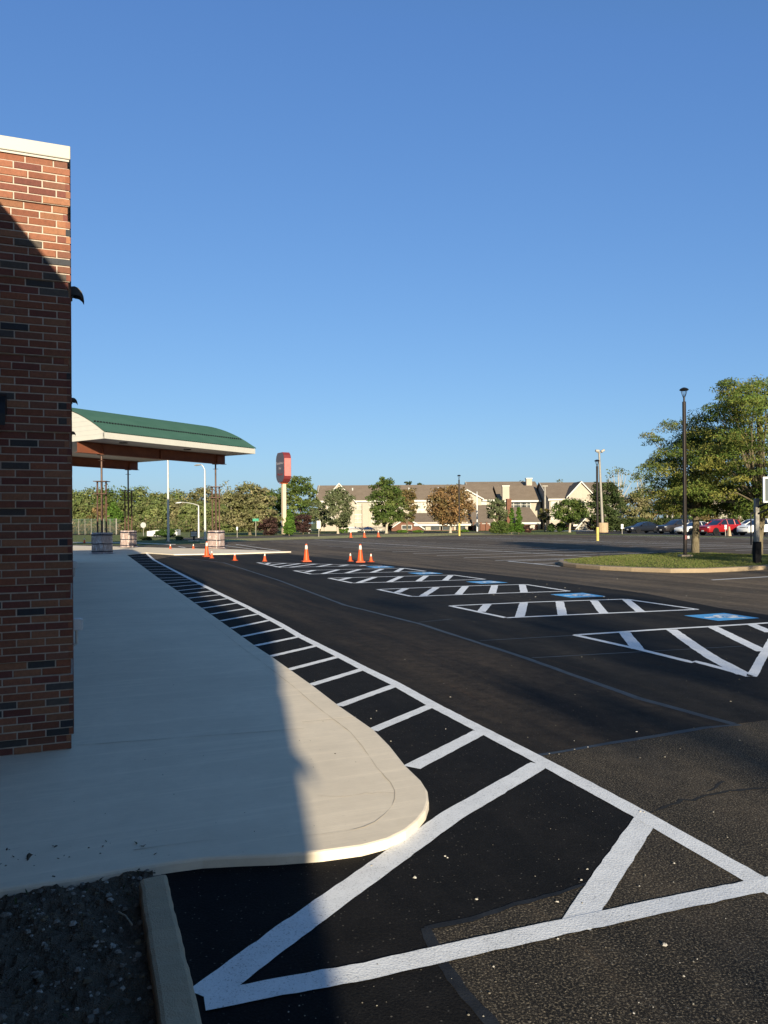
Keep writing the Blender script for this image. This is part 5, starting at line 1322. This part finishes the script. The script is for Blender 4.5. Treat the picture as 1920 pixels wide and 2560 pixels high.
# ================================================================== CARS
def make_car(name, label, style, colour, metal=.2):
    o = thing(name, label, 'car', (0, 0, 0), 0)
    pm = carpaint(name + ' paint', colour, metal)
    if style == 'sedan': L, Wd, Ht, zr_ = 4.8, .91, 1.42, .62
    else: L, Wd, Ht, zr_ = 4.75, .94, 1.70, .70
    if style == 'sedan':
        st = [(2.40, .30, .56, .62), (2.33, .24, .66, .78), (2.1, .22, .74, .86), (1.5, .21, .84, .9), (.95, .2, .91, .91), (.0, .2, .93, .91), (-1.0, .2, .95, .91), (-1.75, .22, .96, .9), (-2.2, .26, .95, .84), (-2.38, .34, .84, .72)]
        gh = [(1.05, .90, .0), (.25, 1.30, .6), (-.2, 1.40, 1), (-.75, 1.42, 1), (-1.2, 1.33, .75), (-1.95, .95, .0)]; bl = .92
    else:
        st = [(2.36, .36, .70, .66), (2.28, .27, .88, .82), (2.05, .25, .97, .9), (1.5, .24, 1.03, .94), (1.0, .23, 1.07, .94), (.0, .23, 1.08, .94), (-1.0, .23, 1.10, .94), (-1.8, .25, 1.12, .93), (-2.2, .29, 1.12, .88), (-2.36, .38, 1.0, .80)]
        gh = [(1.15, 1.04, .0), (.35, 1.52, .7), (-.1, 1.66, 1), (-1.2, 1.70, 1), (-1.9, 1.62, .9), (-2.22, 1.12, .0)]; bl = 1.07
    vs = []; sec = 10
    for x, zb, zt, w in st:
        h = zt - zb
        ring = [(w * .78, zb), (w * .97, zb + .16 * h), (w, zb + .5 * h), (w * .975, zb + .8 * h), (w * .90, zt)]
        ring2 = ring + [(-y, z) for y, z in reversed(ring)]
        vs += [(x, y, z + (.025 if k in (4, 5) else 0)) for k, (y, z) in enumerate(ring2)]
    fs = [(i * sec + k, i * sec + (k + 1) % sec, (i + 1) * sec + (k + 1) % sec, (i + 1) * sec + k) for i in range(len(st) - 1) for k in range(sec)] + [tuple(range(sec)), tuple(range((len(st) - 1) * sec, len(st) * sec))]
    m = MB(); m.add(vs, fs); bd = m.build('body', pm, o, smooth=True)
    wb, wt = Wd * .90, Wd * .70
    vs = []
    for x, z, k in gh:
        w = wb + (wt - wb) * min(1, (z - bl) / (gh[2][1] - bl)) if z > bl else wb
        vs += [(x, wb * .99, bl - .03), (x, w, z), (x, w * .55, z + (.03 if z > bl + .1 else .0)), (x, -w * .55, z + (.03 if z > bl + .1 else .0)), (x, -w, z), (x, -wb * .99, bl - .03)]
    fs = [(i * 6 + k, i * 6 + k + 1, (i + 1) * 6 + k + 1, (i + 1) * 6 + k) for i in range(len(gh) - 1) for k in range(5)] + [(0, 1, 2, 3, 4, 5), tuple(range((len(gh) - 1) * 6, len(gh) * 6))]
    m = MB(); m.add(vs, fs); m.build('windows', M['carglass'], o, smooth=True)
    m = MB(); g = gh[1:5]; vs = []
    for x, z, k in g:
        w = wb + (wt - wb) * min(1, (z - bl) / (gh[2][1] - bl))
        vs += [(x, w + .012, z - .05), (x, w * .97, z + .015), (x, w * .5, z + .045), (x, -w * .5, z + .045), (x, -w * .97, z + .015), (x, -w - .012, z - .05)]
    m.add(vs, [(i * 6 + k, i * 6 + k + 1, (i + 1) * 6 + k + 1, (i + 1) * 6 + k) for i in range(3) for k in range(5)])
    for sy in (-1, 1):                                   # pillars
        ws = lambda z: sy * ((wb + (wt - wb) * min(1, (z - bl) / (gh[2][1] - bl))) + .008)
        (xa_, za, _), (xb_, zb2_, _) = gh[0], gh[1]; m.tube([(xa_, sy * wb, bl), (xb_, ws(zb2_), zb2_ - .02)], .045, 6)
        (xa_, za, _), (xb_, zb2_, _) = gh[-1], gh[-2]; m.tube([(xa_ + .1, sy * wb, bl), (xb_, ws(zb2_), zb2_ - .02)], .075, 6)
        xm = -.35; m.tube([(xm, sy * wb, bl), (xm + .05, ws(gh[3][1]), gh[3][1] - .05)], .035, 6)
        if style != 'sedan': m.tube([(-1.35, sy * wb, bl), (-1.3, ws(gh[3][1]), gh[3][1] - .05)], .06, 6)
    m.build('roof', pm, o, smooth=True)
    rad = .33 if style == 'sedan' else .37
    for x in (1.42, -1.42):
        for sy in (-1, 1):
            m = MB(); m.lathe([(rad * .62, -.10), (rad * .93, -.11), (rad, -.07), (rad, .07), (rad * .93, .11), (rad * .62, .10)], 24); w = m.build('wheel', M['tyre'], o, smooth=True)
            w.location = (x, sy * (Wd - .10), rad); w.rotation_euler = (math.pi / 2, 0, 0)
            m = MB()
            m.lathe([(rad * .62, -.06), (rad * .62, .06), (rad * .54, .07), (rad * .54, .02)], 20)
            for k in range(5):
                a = 2 * math.pi * k / 5
                m.box((rad * .30 * math.cos(a), rad * .30 * math.sin(a), 0), (rad * .56, .075, .13), a)
            m.lathe([(.06, -.075), (.06, .075)], 12)
            m.build('rim', M['rim'], w)
            m = MB(); m.lathe([(rad + .055, -.02), (rad + .055, .02)], 24); q = m.build('wheel_arch', M['black'], o); q.location = (x, sy * (Wd - .013), rad + .01); q.rotation_euler = (math.pi / 2, 0, 0)
    zl = .62 if style == 'sedan' else .83; wl_ = .62
    for sy in (-1, 1):
        m = MB(); m.box((2.20 if style == 'sedan' else 2.18, sy * wl_, zl), (.30, .34, .13), -sy * .45); m.build('headlight', M['lamp'], o, bevel=.03)
        m = MB(); m.box((-2.28, sy * .66, .85 if style == 'sedan' else .98), (.16, .26, .18), sy * .4); m.build('tail_light', M['tail'], o, bevel=.03)
        m = MB(); m.box((.85, sy * (Wd + .08), bl + .06), (.12, .2, .13)); m.build('mirror', pm, o, bevel=.03)
        for xd in (.15, -.85): m = MB(); m.box((xd, sy * (Wd + .004), bl - .14), (.16, .03, .03)); m.build('door_handle', pm, o)
    m = MB(); m.box((2.30 if style == 'sedan' else 2.27, 0, .55 if style == 'sedan' else .74), (.12, .74, .16 if style == 'sedan' else .24)); m.build('grille', M['black'], o, bevel=.02)
    m = MB(); m.box((2.35 if style == 'sedan' else 2.33, 0, .33), (.1, 1.2, .16)); m.build('bumper_intake', M['black'], o, bevel=.02)
    m = MB(); m.box((2.39 if style == 'sedan' else 2.36, 0, .46), (.03, .32, .15)); m.build('number_plate', M['white'], o)
    if style != 'sedan':
        for sy in (-1, 1): m = MB(); m.tube([(.0, sy * .56, 1.735), (-1.8, sy * .56, 1.75)], .022, 6); m.build('roof_rail', M['black'], o)
        m = MB(); m.box((0, 0, .30), (3.2, 1.90, .12)); m.build('lower_trim', M['black'], o)
    return o
CAR_RZ = math.atan2(-N.y, -N.x)
def park(o, u, v, off=0.0, lab=None):
    p = G(u, v); o.location = (p.x, p.y, 0.0); o.rotation_euler.z = CAR_RZ + off
park(make_car('sedan_car', 'black sedan parked farthest left in the row', 'sedan', (.012, .014, .02)), 1606, 1332.0)
park(make_car('sport_utility_car', 'dark grey sport utility parked between the black sedan and the lamp pole', 'suv', (.030, .026, .027)), 1690, 1333.8)
park(make_car('sedan_car', 'white sedan mostly hidden behind the lamp pole and tree trunk', 'sedan', (.72, .72, .70), 0), 1737, 1335.0)
park(make_car('sport_utility_car', 'bright red sport utility behind the tapered concrete post', 'suv', (.27, .012, .014), .1), 1799, 1337.3)
park(make_car('sport_utility_car', 'white sport utility nearest the basketball post', 'suv', (.74, .74, .72), 0), 1899, 1338.0)
park(make_car('sport_utility_car', 'silver sport utility whose roof shows behind the red car', 'suv', (.55, .55, .55), .3), 1878, 1328.0)
park(make_car('sport_utility_car', 'dark sport utility whose roof shows left of the red car', 'suv', (.025, .028, .035)), 1782, 1326.5)

# trees standing behind the photographer, whose shade falls across the lane
for i, (x, y, top, rx, n) in enumerate(((7.6, -22, 10.5, 2.6, 4), (12.0, -25, 11.0, 2.8, 6), (16.5, -29, 12.0, 3.0, 8))):
    tree('shade_tree', ('thin leaved tree nearest behind the viewpoint', 'middle thin leaved tree behind the viewpoint', 'tallest thin leaved tree behind the viewpoint')[i], 'tree', (x, y, 0), 4.5, top, rx, 'spread', 'green', n + 14, 50, .24, .16, 'trees behind the viewpoint', rc=.8, limbs=18, hollow=.2, seed=50 + i)

tree('shade_tree', 'low spreading tree beside the lot, out of view past the right edge', 'tree', (16.3, 10.2, 0), 2.2, 6.2, 3.1, 'spread', 'locust', 90, 110, .16, .16, 'trees behind the viewpoint', rc=.7, limbs=20, hollow=.1, seed=77)

# ================================================================== LIGHT AND CAMERA
SUN_AZ, SUN_EL = R(170.3), R(14.6)
sd = Vector((math.sin(SUN_AZ) * math.cos(SUN_EL), math.cos(SUN_AZ) * math.cos(SUN_EL), math.sin(SUN_EL)))
ld = bpy.data.lights.new('sun', 'SUN'); ld.energy = 9.8; ld.angle = R(.65); ld.color = (1.0, .885, .67)
lo = bpy.data.objects.new('sun', ld); COL.objects.link(lo); lo.rotation_euler = (-sd).to_track_quat('-Z', 'Y').to_euler()
w = bpy.data.worlds.new('World'); SC.world = w; w.use_nodes = True
nt = w.node_tree; nt.nodes.clear()
sky = nt.nodes.new('ShaderNodeTexSky'); sky.sky_type = 'NISHITA'; sky.sun_disc = False
sky.sun_elevation = SUN_EL; sky.sun_rotation = SUN_AZ; sky.altitude = 100; sky.air_density = 1.0; sky.dust_density = .8; sky.ozone_density = 1.3
bg = nt.nodes.new('ShaderNodeBackground'); bg.inputs[1].default_value = .1
ow = nt.nodes.new('ShaderNodeOutputWorld'); sp_ = nt.nodes.new('ShaderNodeSeparateColor'); cb_ = nt.nodes.new('ShaderNodeCombineColor'); nt.links.new(sky.outputs[0], sp_.inputs[0])
for k, (g_, k_) in enumerate(((.79, .574), (.70, .796), (.52, 1.09))):      # colour response of the camera, per channel
    m1 = nt.nodes.new('ShaderNodeMath'); m1.operation = 'MULTIPLY'; m1.inputs[1].default_value = .1
    m2 = nt.nodes.new('ShaderNodeMath'); m2.operation = 'POWER'; m2.inputs[1].default_value = g_
    m3 = nt.nodes.new('ShaderNodeMath'); m3.operation = 'MULTIPLY'; m3.inputs[1].default_value = k_ * 10
    nt.links.new(sp_.outputs[k], m1.inputs[0]); nt.links.new(m1.outputs[0], m2.inputs[0]); nt.links.new(m2.outputs[0], m3.inputs[0])
    if k == 2:
        m4 = nt.nodes.new('ShaderNodeMath'); m4.operation = 'MULTIPLY'; m4.inputs[1].default_value = 1.93
        m5 = nt.nodes.new('ShaderNodeMath'); m5.operation = 'MINIMUM'; nt.links.new(sp_.outputs[k], m4.inputs[0]); nt.links.new(m3.outputs[0], m5.inputs[0]); nt.links.new(m4.outputs[0], m5.inputs[1]); m3 = m5
    nt.links.new(m3.outputs[0], cb_.inputs[k])
nt.links.new(cb_.outputs[0], bg.inputs[0]); nt.links.new(bg.outputs[0], ow.inputs[0])
cd = bpy.data.cameras.new('camera'); cam = bpy.data.objects.new('camera', cd); COL.objects.link(cam); SC.camera = cam
cd.sensor_fit = 'HORIZONTAL'; cd.sensor_width = 36; cd.lens = 36 * F / 1920; cd.shift_y = (V0 - 1280) / 1920
cam.location = (0, 0, H); cam.rotation_euler = (math.pi / 2, RHO, 0); cd.clip_start = .05; cd.clip_end = 4000
SC.view_settings.view_transform = 'Standard'; SC.view_settings.look = 'None'; SC.view_settings.exposure = 0
SC.cycles.max_bounces = 6; SC.cycles.transparent_max_bounces = 4
